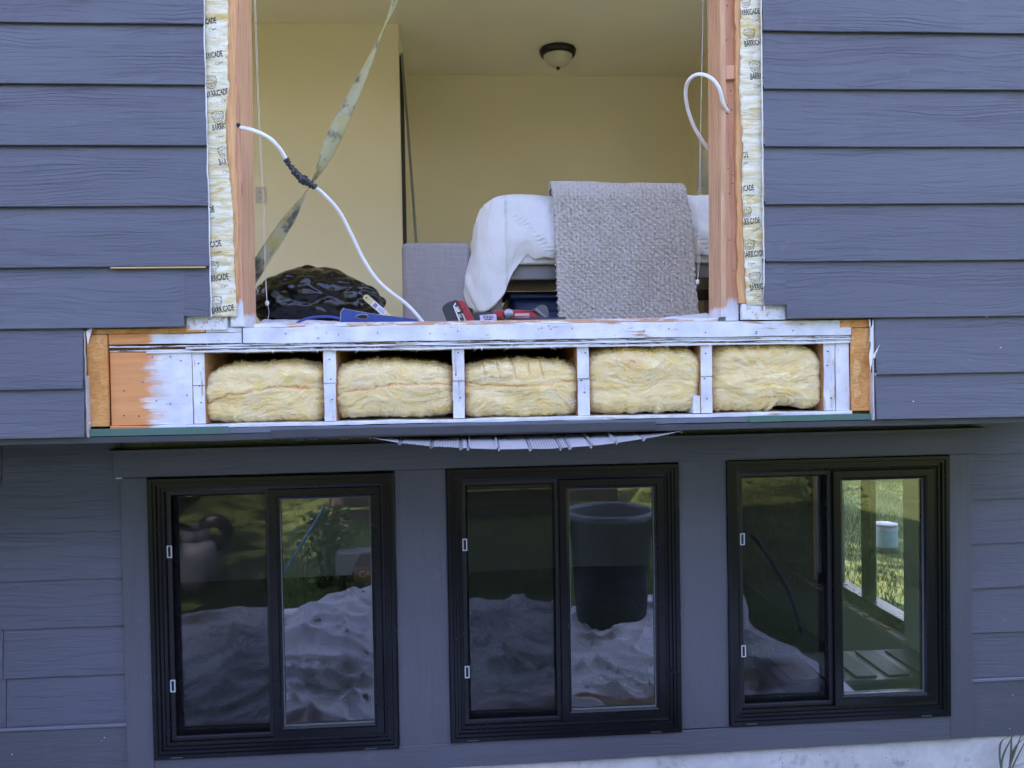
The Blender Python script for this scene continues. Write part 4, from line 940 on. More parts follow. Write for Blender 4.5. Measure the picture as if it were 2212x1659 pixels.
# boxes under the bed
st = thing('storage_box', (.42, 1.5, .1465), 'dark blue plastic storage box in the gloom under the bed', 'box')
BLUEP = plain('blue_plastic', (.02, .06, .24), .35, .5)
obj('body', box(.24, .86, 1.15, 1.8, .147, .33, .02, 2), BLUEP, st, True); obj('lid', box(.225, .875, 1.13, 1.82, .331, .352, .008, 2), BLUEP, st, True)
for z in (.18, .225, .27): obj('rib', box(.235, .865, 1.143, 1.149, z, z + .012, .002), BLUEP, st)
# ceiling light
a = P(1206, 104, 3.80); cl = thing('ceiling_light', (.82, 3.82, 2.597), 'flush ceiling light with dark rim and frosted glass bowl', 'ceiling light')
obj('rim', lathe([(.02, 0), (.145, -.001), (.150, -.012), (.140, -.045), (.120, -.055), (.112, -.048)], (.82, 3.82, 2.5965), 40), plain('dark_bronze', (.025, .022, .025), .35, .5, .5), cl, True)
obj('bowl', lathe([(.118, -.050), (.108, -.085), (.085, -.115), (.05, -.135), (.0, -.142)], (.82, 3.82, 2.5965), 40), plain('frosted_glass', (.62, .58, .45), .3, .5), cl, True)
obj('finial', lathe([(.010, -.138), (.017, -.147), (.014, -.158), (0, -.166)], (.82, 3.82, 2.5965), 16), plain('dark_bronze_knob', (.02, .018, .02), .35), cl, True)
# poles leaning at the wall corner
def pole(name, p0, p1, r, mat, label, cat):
    o = obj(name, tube([Vector(p0).lerp(Vector(p1), i / 12) + Vector((.004 * math.sin(i * .26 * 1.0), 0, 0)) for i in range(13)], r, 10), mat, None, True)
    return tag(o, label, cat)
STEEL = plain('dull_steel', (.22, .24, .23), .35, .5, .7)
a, b = P(868, 116, 3.42), P(898, 526, 2.9); d = (b - a)
pole('metal_rod', a, a + d * ((a.z - .149) / -d.z), .010, STEEL, 'slim steel rod leaning out from the top of the wall corner', 'rod')
t = thing('folded_panel', P(865, 600, 3.45), 'tall narrow black panel edge standing against the closet corner', 'panel')
a = P(862, 116, 3.42); b_ = P(869, 116, 3.42)
obj('panel', box(-.4320, -.4070, 3.45, 3.52, .148, a.z, .003), plain('near_black_board', (.016, .015, .014), .5), t)
obj('edge_strip', box(-.4315, -.4075, 3.445, 3.4495, .148, a.z - .002), plain('dark_edge_strip', (.03, .028, .024), .4), t)
# lamp on a night stand
ls = thing('table_lamp', (1.62, 2.9, .75), 'table lamp with cream drum shade behind the bed', 'lamp')
a = P(1509, 366, 2.75); xl = a.x
zt_, zb_ = P(1512, 330, 2.75).z, P(1512, 407, 2.75).z
obj('lamp_shade', lathe([(.15, 0), (.17, zb_ - zt_), (.167, zb_ - zt_ + .002), (.147, -.002)], (xl + .165, 2.75, zt_), 36), plain('cream_shade', (.62, .60, .50), .8, .2), ls, True)
obj('lamp_base', lathe([(.0, 0), (.07, 0), (.075, .02), (.03, .05), (.045, .12), (.02, .17), (.012, .2), (.012, .30)], (xl + .165, 2.75, .72), 24), plain('lamp_ceramic', (.3, .32, .33), .25), ls, True)
ns_ = thing('night_stand', (xl + .18, 2.75, .1465), 'small wooden night stand under the cream lamp', 'night stand')
obj('top', box(xl - .06, xl + .42, 2.52, 2.98, .69, .7195, .004), FLOORM, ns_); obj('cabinet', box(xl - .04, xl + .40, 2.54, 2.96, .30, .689), FLOORM, ns_)
for x in (xl - .02, xl + .36):
    for y in (2.56, 2.92): obj('leg', box(x, x + .03, y, y + .03, .147, .30), FLOORM, ns_)

# ================================================================== THINGS ON THE SILL
PAPER = plain('white_sheet_cloth', (.76, .75, .80), .8, .2, var=.03, bmp=.2, bs=40)
def cloth_strip(name, top, yb, label, cat='sheet'):
    n = 60; A = np.zeros((n, 12, 3))
    x0, x1 = top[0][0], top[-1][0]
    for i in range(n):
        px = x0 + (x1 - x0) * i / (n - 1); tz = interp(px, top)
        a = P(px, tz, .30); f = P(px, 694, .19)
        for j in range(12):
            t = j / 11; q = Vector((f.x + (a.x - f.x) * t, .185 + .25 * t, .1600 + max(0, a.z - .162) * (t ** .7) + .003 * float(vn(px / 14, t * 4, 0, 3))))
            if t > .75: q.z -= (t - .75) * .12
            A[i, j] = q
    o = obj(name, grid_mesh(A), PAPER, None, True); m_ = o.modifiers.new('t', 'SOLIDIFY'); m_.thickness = .0015
    return tag(o, label, cat)
cloth_strip('dust_sheet', [(556, 680), (640, 680), (690, 684), (745, 690)], 0, 'flat white dust sheet under the black bag, behind the blue bar')
cloth_strip('dust_sheet', [(1205, 688), (1300, 682), (1350, 686), (1440, 680), (1480, 674), (1542, 664)], 0, 'rumpled white dust sheet on the floor edge below the knitted throw')
# black rubbish bag
def m_bag():
    m = Mt('black_bin_bag'); c = m.co(0)
    v = m.n('TexVoronoi', i_Vector=m.mapv(c, (7, 7, 11)), i_Scale=1.6, feature='F1').outputs[0]; n = m.noise(m.mapv(c, (7, 7, 10)), 1.4, 2, .5, 1.6)
    return m.fin((.003, .003, .004), .17, .5, m.bump(n, .35, .02))
bgm = bmesh.new(); bmesh.ops.create_icosphere(bgm, subdivisions=6, radius=1)
V = np.array([v.co[:] for v in bgm.verts]); c0 = P(672, 640, .46); rsb = np.random.default_rng(4)
prof = [(-1, .25), (-.85, .60), (-.6, .92), (-.3, 1.0), (0, 1.0), (.3, .90), (.6, .72), (.85, .56), (1, .42)]
sz = np.interp(V[:, 0], [p[0] for p in prof], [p[1] for p in prof])
B_ = np.stack([np.sign(V[:, 0]) * np.abs(V[:, 0]) ** .9 * .265, V[:, 1] * .19, np.sign(V[:, 2]) * np.abs(V[:, 2]) ** .8 * .125 * sz], 1)
cen = rsb.uniform(-1, 1, (70, 3)) * np.array([.28, .2, .13]); dd = np.linalg.norm((B_[:, None] - cen[None]) * np.array([1, 1, 1.5]), axis=2); dd.sort(axis=1)
cen2 = rsb.uniform(-1, 1, (170, 3)) * np.array([.30, .22, .15]); wq = B_ + .02 * np.stack([fbm(B_[:, 0] * 9, B_[:, 1] * 9, B_[:, 2] * 9 + k * 7, 2, 5) for k in range(3)], 1)
d2 = np.stack([np.linalg.norm((wq - c) * np.array([.8, 1, 1.6]), axis=1) for c in cen2], 1); d2 = np.partition(d2, 1, axis=1)[:, :2]
D = .22 * np.minimum(dd[:, 1] - dd[:, 0], .06) - .012 + .018 * fbm(B_[:, 0] * 5, B_[:, 1] * 5, B_[:, 2] * 5, 2, 9) + .30 * np.minimum(d2[:, 1] - d2[:, 0], .034)
N_ = V / np.linalg.norm(V, axis=1)[:, None]; B_ = B_ + N_ * D[:, None]
B_[:, 2] = np.maximum(B_[:, 2], -.118); 
for v, q in zip(bgm.verts, B_): v.co = (c0.x + q[0], .50 + q[1], .1475 + .1185 + q[2])
bag = obj('rubbish_bag', bgm, m_bag(), None, True); tag(bag, 'glossy black plastic rubbish bag slumped at the foot of the wooden stud', 'bag')
# blue pry bar
BLUE = plain('chipped_blue_paint', (.018, .055, .26), .32, .5, var=.15, vs_=40); STL = plain('bare_steel_edge', (.42, .44, .48), .35, .5, .8)
pb = thing('pry_bar', P(800, 690, .22), 'blue painted steel pry bar with teardrop nail slot, lying along the floor edge', 'pry bar')
Yp = .205
outline = [(742, 666), (736, 674), (736, 687), (734, 697), (905, 697), (900, 690), (840, 682), (790, 675)]
bm = prism([(P(a, b, Yp).x, P(a, b, Yp).z) for a, b in outline], Yp, Yp + .006); o = obj('blade', bm, BLUE, pb)
obj('worn_edge', tube([P(a, b, Yp - .0005) for a, b in ((742, 666), (736, 674), (736, 687), (734, 696))], .0016, 6), STL, pb); obj('worn_edge', tube([P(a, b, Yp) for a, b in ((742, 666.5), (790, 675.5), (840, 682.5))], .0009, 6), STL, pb)
sl = [(776 + 13 * math.cos(q) * 1.0 + 6, 684 + 5.0 * math.sin(q) * (1.0 + .25 * math.cos(q))) for q in np.linspace(0, 2 * math.pi, 18)[:-1]]
obj('nail_slot', prism([(P(a, b, Yp).x, P(a, b, Yp).z) for a, b in sl][::-1], Yp - .0012, Yp + .002), NAIL, pb); obj('slot_rim', tube(catmull([P(a, b, Yp - .0008) for a, b in sl + sl[:1]], 2), .0010, 5), STL, pb)
obj('shank', tube(catmull(pp([(737, 688, .208), (715, 684.5, .208), (690, 684, .208), (668, 687, .206), (650, 693, .204), (640, 699, .20)]), 8), .0046, 8, .7), BLUE, pb, True)
# putty stick / brush handle with paper label
ss = thing('paint_stick', P(815, 660, .30), 'cream wooden paint stick with printed white label, leaning on the blue bar', 'paint stick')
p0, p1 = P(788, 640, .33), P(848, 692, .25); d = (p1 - p0); nrm_ = Vector((-d.z, 0, d.x)).normalized() * .0115
def slab(t0, t1, w0, w1, dy, th):
    q0, q1 = p0 + d * t0, p0 + d * t1; v = []
    for q, w_ in ((q0, w0), (q1, w1)):
        for s in (1, -1):
            for y in (0, th): v.append(q + nrm_ * (s * w_) + Vector((0, dy + y, 0)))
    bm = bmesh.new(); vv = [bm.verts.new(c) for c in v]
    for f in ((0, 2, 6, 4), (1, 5, 7, 3), (0, 4, 5, 1), (2, 3, 7, 6), (0, 1, 3, 2), (4, 6, 7, 5)): bm.faces.new([vv[i] for i in f])
    bmesh.ops.recalc_face_normals(bm, faces=bm.faces); return bm
STICK = plain('cream_wood', (.62, .52, .27), .5, .4)
obj('stick', slab(.06, 1.15, 1, .95, 0, .006), STICK, ss); obj('rounded_end', lathe([(0, 0), (.0114, 0), (.0114, .006), (0, .006)], p0 + d * .06, 16, 'y'), STICK, ss)
obj('paper_label', slab(.28, .74, .92, .90, -.0008, .0007), plain('white_label', (.72, .70, .76), .6), ss); obj('hanging_hole', lathe([(0, -.0006), (.0032, -.0006), (.0032, .001)], p0 + d * .07, 10, 'y'), NAIL, ss)
for i in range(9): obj('label_print', slab(.33 + i * .013, .337 + i * .013, .62, .60, -.0014, .0005), INK, ss)
for i in range(5): obj('label_print', slab(.52 + i * .04, .535 + i * .04, .55 - .1 * (i % 2), .5, -.0014, .0005), plain('label_ink_blue', (.15, .2, .32), .6), ss)
# cordless multi-tool
REDP = plain('red_tool_plastic', (.38, .022, .03), .38, .5); DARKP = plain('charcoal_tool_plastic', (.035, .036, .045), .5, .4, bmp=.15, bs=300)
tl = thing('cordless_multi_tool', P(1060, 690, .30), 'red and black cordless oscillating multi-tool with tilted battery pack lying on the sill', 'power tool')
Yt = .27
def tp_(pts, y0, y1, mat, name, bev=.003, parent=tl): return obj(name, prism([(P(a, b, Yt).x, P(a, b, Yt).z) for a, b in pts][::-1], y0, y1, bev), mat, parent)
bt = tp_([(955, 668), (957, 661), (966, 654), (984, 648), (990, 650), (1012, 697), (967, 697)], Yt - .012, Yt + .065, DARKP, 'battery', .004)
tp_([(988, 649), (998, 650), (1004, 653), (1028, 697), (1010, 697), (996, 668)], Yt - .015, Yt + .066, REDP, 'battery_clip', .003)
tp_([(993, 674), (1006, 664), (1007, 666), (994, 676)], Yt - .0165, Yt - .0145, DARKP, 'clip_groove', 0)
tp_([(984, 654), (979, 662), (993, 697), (995.5, 697), (981.5, 662), (985, 657)], Yt - .0135, Yt - .0115, WHITEP, 'battery_outline', 0)
tp_([(1015, 676), (1030, 674), (1070, 673), (1078, 684), (1090, 697), (1024, 697)], Yt, Yt + .055, DARKP, 'grip', .004)
tp_([(1064, 677), (1070, 670), (1110, 669), (1180, 671), (1184, 680), (1183, 690), (1110, 697), (1092, 697), (1080, 688)], Yt - .004, Yt + .058, REDP, 'housing', .004)
tp_([(1124, 671), (1150, 670), (1166, 659), (1176, 658.5), (1181, 663), (1185, 674), (1184, 690), (1172, 690), (1150, 674)], Yt - .008, Yt + .060, plain('grey_rubber', (.085, .085, .095), .55), 'gear_head', .004)
tp_([(1155, 668), (1157, 666), (1180, 685), (1179, 687)], Yt - .0095, Yt - .0075, plain('grey_edge', (.25, .24, .25), .4), 'head_ridge', 0)
tp_([(1112, 677.5), (1143, 677), (1143, 690), (1112, 691)], Yt - .0062, Yt - .0040, plain('pale_pink_label', (.62, .42, .46), .5), 'rating_label', 0)
tp_([(1112, 683), (1143, 682), (1143, 684), (1112, 686)], Yt - .0070, Yt - .0062, REDP, 'label_stripe', 0)
a = P(1154, 668.5, Yt - .009); obj('head_screw', lathe([(0, -.001), (.004, -.001), (.004, .003)], a, 12, 'y'), REDP, tl)
sk = tp_([(1036, 681), (1072, 678), (1073, 692), (1038, 694)], Yt - .0035, Yt - .0008, plain('lilac_sticker', (.60, .52, .68), .5), 'barcode_sticker', .0006)
for i in range(16):
    if i % 5 == 3: continue
    x = 1044 + i * 1.35; tp_([(x, 682), (x + .75, 682), (x + .95, 688.5), (x + .2, 688.5)], Yt - .0042, Yt - .0036, INK, 'barcode_bar', 0)
tp_([(1046, 690.2), (1063, 689.2), (1063, 690.8), (1046, 691.8)], Yt - .0042, Yt - .0036, INK, 'barcode_bar', 0)
def tool_text(body, size, px, py, rot, mat, name, y):
    me = text_mesh(body, size, .0002); o_ = P(px, py, Yt); ca, sa = math.cos(rot), math.sin(rot)
    for v in me.vertices: x, z = v.co.x, v.co.y; v.co = (o_.x + x * ca - z * sa, y, o_.z + x * sa + z * ca)
    obj(name, me, mat, tl)
tp_([(983, 664), (989, 661), (995, 673), (988, 675)], Yt - .0140, Yt - .0122, WHITEP, 'battery_badge', .0004)
tool_text('M18', .0100, 984.5, 662.0, R_(-65), REDP, 'lettering', Yt - .0148); tool_text('LITHIUM', .0085, 996.5, 678, R_(-65), WHITEP, 'lettering', Yt - .0130); tool_text('XC', .0105, 989.5, 680, R_(-65), WHITEP, 'lettering', Yt - .0130)
# hammer, its face towards us
hm = thing('hammer', P(1098, 690, .22), 'old hammer in front of the multi-tool, worn steel striking face turned outwards', 'hammer')
a = P(1099, 677, .195); HS = plain('hammer_steel', (.16, .145, .13), .45, .5, .7, var=.2, vs_=80); HF = plain('worn_bright_steel', (.27, .29, .33), .42, .5, .75, var=.3, vs_=140, bmp=.6, bs=180)
obj('striking_face', lathe([(0, -.0012), (.0150, -.0006), (.0166, .003)], (a.x, .195, a.z), 28, 'y'), HF, hm, True)
obj('head', lathe([(.0165, .003), (.0172, .012), (.0165, .026), (.0125, .034), (.0125, .052), (.0155, .060), (.0155, .080), (.006, .11), (0, .112)], (a.x - .002, .195, a.z - .004), 28, 'y'), HS, hm, True)
obj('neck', tube([P(1097, 683, .215), P(1096, 690, .215), P(1096, 698, .214)], .0135, 12), HS, hm, True)
obj('handle', tube(catmull([P(1108, 690, .262), P(1150, 689.5, .250), P(1200, 689, .24), P(1222, 688, .235)], 5), .006, 8), plain('dark_handle', (.03, .03, .045), .5), hm, True)

# ================================================================== YARD (seen in the window reflections and through the side window)
def cloth_ground(name, x0, x1, y0, y1, seed, label, amp, mat, edge=.12):
    n, m = 240, 220; u = np.linspace(0, 1, n)[:, None] * np.ones((1, m)); v = np.linspace(0, 1, m)[None] * np.ones((n, 1))
    X = x0 + (x1 - x0) * u + edge * fbm(v * 3, seed, 0, 2, seed) * (np.abs(u - .5) * 2); Y = y0 + (y1 - y0) * v + edge * fbm(u * 4, seed + 3, 0, 3, seed) * np.abs(v - .5) * 2
    r = 1 - np.abs(fbm(X * 1.7 + .5 * fbm(X, Y, 0, 2, seed), Y * 2.6, 0, 3, seed)); r2 = 1 - np.abs(vn((X * .8 + Y * .5) * 2.0, (Y * .85 - X * .45) * 8 + 2.2 * fbm(X * 1.3, Y * 1.3, 0, 2, seed + 5), 0, seed + 2)) * 1.25
    Z = GZ + .012 + amp(X, Y) * np.clip(.75 + .3 * fbm(X * 1.5, Y * 1.5, 0, 2, seed + 6), .1, 1.2) + .055 * r ** 4 + .050 * np.clip(r2, 0, 1) ** 3 + .022 * np.clip(1 - 1.2 * np.abs(vn((X * .6 - Y * .7) * 3, (Y * .6 + X * .8) * 9 + 1.5 * fbm(X * 2, Y * 2, 0, 2, seed + 15), 0, seed + 12)), 0, 1) ** 2 + .03 * fbm(X * 2.2, Y * 2.2, 0, 2, seed + 9)
    e = np.minimum(np.minimum(u, 1 - u), np.minimum(v, 1 - v)); Z = GZ + .008 + (Z - GZ - .008) * np.clip(e * 7, 0, 1)
    o = obj(name, grid_mesh(np.stack([X, Y, Z], 2)), mat, None, True); return tag(o, label, 'drop cloth')
def m_canvas(name, col, dirt):
    m = Mt(name); c = m.co(0); n = m.noise(c, 3.2, 5, .65); n2 = m.noise(c, 11, 5, .7)
    cl = m.mix(m.ramp(n, [(.35, 0.0), (.7, 1.0)]), col, tuple(a * .8 for a in col)); cl = m.mix(m.ramp(n2, [(.60, 0.0), (.68, dirt)]), cl, (.07, .055, .045))
    cl = m.mix(m.ramp(m.noise(c, 1.9, 3), [(.56, 0.0), (.66, dirt * .8)]), cl, (.16, .11, .08))
    return m.fin(cl, .85, .2, m.bump(m.noise(c, 300, 2), .2, .002))
CANV = m_canvas('canvas_drop_cloth', (.74, .72, .75), .95)
cloth_ground('drop_cloth', -1.95, -.28, -2.05, .45, 21, 'heaped pale canvas drop cloth on the ground below the basement window beside the propane tank', lambda X, Y: .34 * np.exp(-(((X + .75) / .55) ** 2 + ((Y + 1.1) / .75) ** 2)), CANV)
cloth_ground('drop_cloth', -.20, 2.05, -2.0, .42, 33, 'crumpled dirty canvas drop cloth spread under the middle basement window and the bin', lambda X, Y: .05 + .12 * np.exp(-(((X + .05) / .3) ** 2 + ((Y + 1.7) / .35) ** 2)), CANV)
BR = plain('brown_paper', (.16, .10, .065), .8, .2, var=.2)
A = np.zeros((30, 24, 3))
for i in range(30):
    for j in range(24): A[i, j] = (.35 + .75 * i / 29 + .05 * j / 23, .0 + .40 * j / 23, GZ + .10 + .05 * float(fbm(i / 8, j / 7, 0, 3, 4)) + .04 * math.sin(i / 29 * 3.1))
o = obj('brown_sack', grid_mesh(A), BR, None, True); tag(o, 'flat brown paper sack lying on the drop cloth under the middle window', 'sack'); o.modifiers.new('t', 'SOLIDIFY').thickness = .02
# trash bin
bn_ = thing('trash_bin', (.97, -1.42, GZ), 'large round dark trash bin with side handle standing on the drop cloth', 'bin')
BINM = plain('dark_bin_plastic', (.008, .010, .016), .45, .5)
obj('body', lathe([(0, .03), (.225, .03), (.235, .06), (.275, .74), (.277, .76), (.268, .76), (.228, .08), (0, .075)], (.97, -1.42, GZ + .02), 40), BINM, bn_, True)
obj('rim', lathe([(.275, .735), (.292, .74), (.296, .765), (.285, .785), (.270, .78), (.268, .76)], (.97, -1.42, GZ + .02), 40), plain('bin_rim_highlight', (.11, .12, .15), .3), bn_, True)  # rim colour lightened to paint in its highlight
for sx in (-1, 1): obj('handle', rring(.97 + sx * .315 - .045, .97 + sx * .315 + .045, GZ + .62, GZ + .75, -1.47, .02, .10), BINM, bn_)
# propane tank and barrow
pt_ = thing('propane_tank', (-2.22, -2.72, GZ), 'small grey-white propane tank standing by the heaped cloth', 'propane tank')
TANK = plain('tank_paint', (.24, .25, .27), .5, .4)
obj('body', lathe([(0, .02), (.10, .02), (.145, .06), (.155, .12), (.155, .30), (.14, .36), (.08, .40), (.03, .41), (0, .41)], (-2.22, -2.72, GZ), 32), TANK, pt_, True)
obj('foot_ring', lathe([(.10, 0), (.105, 0), (.105, .05), (.10, .05)], (-2.22, -2.72, GZ), 24), TANK, pt_, True); obj('collar', lathe([(.095, .385), (.100, .385), (.100, .48), (.095, .48)], (-2.22, -2.72, GZ), 24), TANK, pt_, True); obj('valve', lathe([(0, .52), (.03, .515), (.03, .47), (.015, .465), (.015, .40)], (-2.22, -2.72, GZ), 12), plain('grey_valve', (.2, .2, .2), .4), pt_, True)
WBO = Vector((-.40, -1.0, .05))
wb = thing('wheelbarrow', (-2.6, -2.7, GZ), 'dark wheelbarrow loaded with broken red bricks beside the propane tank', 'wheelbarrow')
bm = bmesh.new(); pts = [(-3.2, -3.0, -1.14), (-2.1, -3.1, -1.16), (-2.1, -2.5, -1.16), (-3.2, -2.45, -1.14), (-2.95, -2.9, -1.42), (-2.4, -2.95, -1.42), (-2.4, -2.65, -1.42), (-2.95, -2.6, -1.42)]
vv = [bm.verts.new(p) for p in pts]
for f in ((4, 5, 6, 7), (0, 1, 5, 4), (1, 2, 6, 5), (2, 3, 7, 6), (3, 0, 4, 7)): bm.faces.new([vv[i] for i in f])
o = obj('tray', bm, BINM, wb); o.modifiers.new('t', 'SOLIDIFY').thickness = .012
for y in (-2.98, -2.52): obj('handle', tube([(-3.5, y, -1.0), (-2.9, y, -1.34), (-2.1, -2.75, -1.55)], .02, 8), plain('dark_handle_wood', (.06, .04, .03), .6), wb); obj('leg', tube([(-2.95, y, -1.36), (-3.0, y, -1.74)], .015, 6), BINM, wb)
me = lathe([(.06, -.03), (.16, -.045), (.18, 0), (.16, .045), (.06, .03)], (-2.0, -2.75, -1.56), 28, 'y'); obj('wheel', me, BINM, wb, True)
wb.location += WBO; BRK = plain('salmon_brick', (.42, .17, .13), .85, .2, var=.2)
for i in range(9):
    bm = box(-.1, .1, -.05, .05, -.032, .032, .004); bmesh.ops.rotate(bm, cent=(0, 0, 0), matrix=Matrix.Rotation(random.uniform(0, 3), 3, 'Z') @ Matrix.Rotation(random.uniform(-.4, .4), 3, 'X'), verts=bm.verts); bmesh.ops.translate(bm, vec=(-2.95 + .14 * (i % 5) + WBO.x, -2.9 + .12 * (i // 4) + WBO.y, -1.24 + .06 * (i % 3) + WBO.z), verts=bm.verts)
    tag(obj('brick', bm, BRK), 'broken salmon red brick heaped in the dark wheelbarrow', 'brick', 'bricks in the wheelbarrow')
# slatted fence across the yard
FN = plain('dark_stained_fence', (.030, .024, .020), .8, .2, var=.25, vs_=8)
fe = thing('slatted_fence', (.1, -5.2, GZ), 'dark stained fence of wide horizontal boards with narrow gaps', 'fence')
for i in range(11): z = GZ + .05 + i * .155; obj('board', lumber(-1.55, 1.75, -5.22, -5.195, z, z + .155 - (.018 if i % 2 else .030), 'x', .003, 200 + i, .2), FN, fe)
for x in (-1.55, -.45, .65, 1.70): obj('post', box(x, x + .09, -5.31, -5.221, GZ, GZ + 1.8, .004), FN, fe)
# plants, pole, planter
LEAF = Mt('leaf_green'); c_ = LEAF.co(0); oi = LEAF.n('ObjectInfo').outputs['Random']; LEAF = LEAF.fin(LEAF.mix(LEAF.noise(c_, 7, 3), (.030, .070, .014), (.085, .140, .030)), .55, .4)
def leaves(pts, sz, rs, asp=.5):
    n = len(pts); d = rs.normal(size=(n, 3)); d[:, 2] *= .6; d /= np.linalg.norm(d, axis=1)[:, None]; e = rs.normal(size=(n, 3)); e -= d * (e * d).sum(1)[:, None]; e /= np.linalg.norm(e, axis=1)[:, None]
    s = (sz * rs.uniform(.6, 1.3, n))[:, None]; V = np.concatenate([pts - d * s, pts + e * s * asp, pts + d * s, pts - e * s * asp]).reshape(4, n, 3).transpose(1, 0, 2).reshape(-1, 3)
    return pyd(V, [(4 * i, 4 * i + 1, 4 * i + 2, 4 * i + 3) for i in range(n)])
def blob(c, rad, n, rs, k=7):
    cs = rs.normal(size=(k, 3)); cs /= np.linalg.norm(cs, axis=1)[:, None]; cs = cs * rs.uniform(.35, .75, (k, 1)); i = rs.integers(0, k, n); p = rs.normal(size=(n, 3)); p /= np.linalg.norm(p, axis=1)[:, None]
    return np.array(c) + (cs[i] + p * rs.uniform(.25, .48, (n, 1))) * np.array(rad)
def shrub(name, c, rad, n, sz, seed, label, cat='shrub', group=None):
    rs = np.random.default_rng(seed); t = thing(name, (c[0], c[1], GZ), label, cat, group)
    p = blob(c, rad, n, rs); p[:, 2] = np.maximum(p[:, 2], GZ + .02); obj('foliage', leaves(p, sz, rs), LEAF, t)
    for k in range(5): obj('stem', tube([(c[0], c[1], GZ), (c[0] + rs.uniform(-.4, .4) * rad[0], c[1] + rs.uniform(-.4, .4) * rad[1], c[2] + rs.uniform(-.2, .3) * rad[2])], .012, 5), FN, t)
    return t
shrub('leafy_shrub', (2.7, -5.4, GZ + .75), (.9, .7, .95), 1800, .045, 51, 'leafy green shrub at the end of the slatted fence')
shrub('leafy_shrub', (4.4, -5.6, GZ + .7), (1.0, .7, .9), 1600, .045, 52, 'second leafy shrub, farther along from the fence')
shrub('garden_plant', (-1.15, -2.75, GZ + .28), (.38, .28, .36), 700, .035, 53, 'low broad-leaved garden plant behind the heaped drop cloth', 'plant')
tg = thing('tall_grass_plant', (-1.25, -3.1, GZ), 'tall feathery dry grass stalk behind the leafy plant', 'plant'); fm, ff = [], []
obj('stem', tube(catmull([(-1.25, -3.1, GZ), (-1.2, -3.1, GZ + .4), (-1.08, -3.1, GZ + .85)], 6), .006, 5), STICK, tg)
for i in range(160):
    t = random.uniform(.45, 1); p = Vector((-1.25 + .17 * t ** 1.5, -3.1, GZ + .88 * t)); d = Vector((random.uniform(-1, 1), random.uniform(-1, 1), random.uniform(.1, .8))) * .05; k = len(fm); fm += [p, p + Vector((.004, 0, 0)), p + d]; ff.append((k, k + 1, k + 2))
o = obj('plume', pyd(fm, ff), STICK, tg); o['kind'] = 'stuff'
pl_ = thing('planter_box', (-.85, -2.55, GZ), 'small weathered planter box among the plants', 'planter'); obj('side_panel', box(-1.02, -.70, -2.60, -2.40, GZ + .16, GZ + .33, .006), plain('weathered_grey_wood', (.13, .135, .125), .7, var=.2), pl_)
for x in (-1.0, -.74): obj('leg', box(x, x + .03, -2.58, -2.42, GZ, GZ + .16), FN, pl_)
pole('garden_tool_handle', (-1.52, -2.10, GZ + .02), (-1.18, -2.85, GZ + .62), .014, plain('turquoise_paint', (.04, .12, .14), .5), 'turquoise tool handle leaning in the plants', 'tool handle')
# bucket lid and hose on the cloth, right-hand window
o = obj('bucket_lid', lathe([(0, .03), (.13, .028), (.15, .02), (.155, 0), (.15, .0), (.145, .012), (0, .02)], (1.72, -.46, GZ + .12), 36), WHITEP, None, True); tag(o, 'round white bucket lid lying on the cloth below the basement window nearest the house corner', 'lid')
o = obj('black_hose', tube(catmull([(1.70, -1.6, GZ + .02), (1.74, -1.55, GZ + .55), (1.80, -1.45, GZ + .72), (1.98, -1.3, GZ + .55), (2.12, -1.15, GZ + .25), (2.16, -1.05, GZ + .02)], 10), .017, 10), TAPE, None, True); tag(o, 'black corrugated hose standing up in an arch beside the drop cloth', 'hose')
# paint can on the lawn beside the house
pc = thing('paint_can', (3.91, 4.47, GZ), 'white paint can standing on the grass beyond the side window', 'can')
obj('body', lathe([(0, 0), (.105, 0), (.105, .25), (.10, .255)], (3.91, 4.47, GZ), 28), TANK, pc, True); obj('lid', lathe([(0, .262), (.09, .262), (.108, .258), (.110, .245), (.105, .242)], (3.91, 4.47, GZ), 28), TANK, pc, True); obj('paper_label', lathe([(.1062, .05), (.1062, .2)], (3.91, 4.47, GZ), 28), plain('teal_label', (.20, .33, .35), .5), pc, True)
# basement contents
tb = thing('tool_box', (1.75, 1.05, -1.72), 'black tool box with ribbed grey lid and red front inside the basement window', 'tool box')
REDD = plain('dull_red_plastic', (.26, .03, .025), .5)
obj('body', box(1.42, 2.20, .88, 1.22, -1.70, -1.47, .01), DARKP, tb); obj('front_panel', box(1.46, 2.16, .872, .8795, -1.66, -1.54, .003), REDD, tb); obj('lid', box(1.40, 2.215, .865, 1.235, -1.469, -1.42, .012, 2), plain('grey_lid', (.045, .05, .06), .35), tb)
for i in range(5): obj('lid_rib', box(1.45 + i * .15, 1.55 + i * .15, .90, 1.20, -1.4195, -1.411, .003), DARKP, tb)
wbn = thing('work_bench', (.3, 1.5, -2.4), 'low bench inside the basement carrying boxes', 'bench')
obj('top', box(-1.0, 2.22, .87, 1.6, -1.745, -1.705), FLOORM, wbn)
for x in (-.95, 2.12):
    for y in (.89, 1.53): obj('leg', box(x, x + .06, y, y + .06, -2.4, -1.745), FLOORM, wbn)
a = P(800, 1240, 1.15); gb = thing('game_box', (a.x + .1, 1.2, a.z - .06), 'red board game box standing inside the first basement window', 'box')
obj('carton', box(a.x - .08, a.x + .22, 1.16, 1.45, a.z - .035, a.z + .035, .003), plain('red_carton', (.22, .03, .015), .5), gb)
sb_ = thing('cardboard_box', (a.x + .07, 1.3, -1.705), 'dark box carrying the red game box inside the first basement window', 'box'); obj('carton', box(a.x - .11, a.x + .24, 1.15, 1.48, -1.704, a.z - .0355, .004), plain('dark_carton', (.03, .028, .03), .7), sb_)
me = text_mesh('CATAN', .042, .0006)
for v in me.vertices: v.co = (a.x - .055 + v.co.x, 1.158, a.z - .015 + v.co.y)
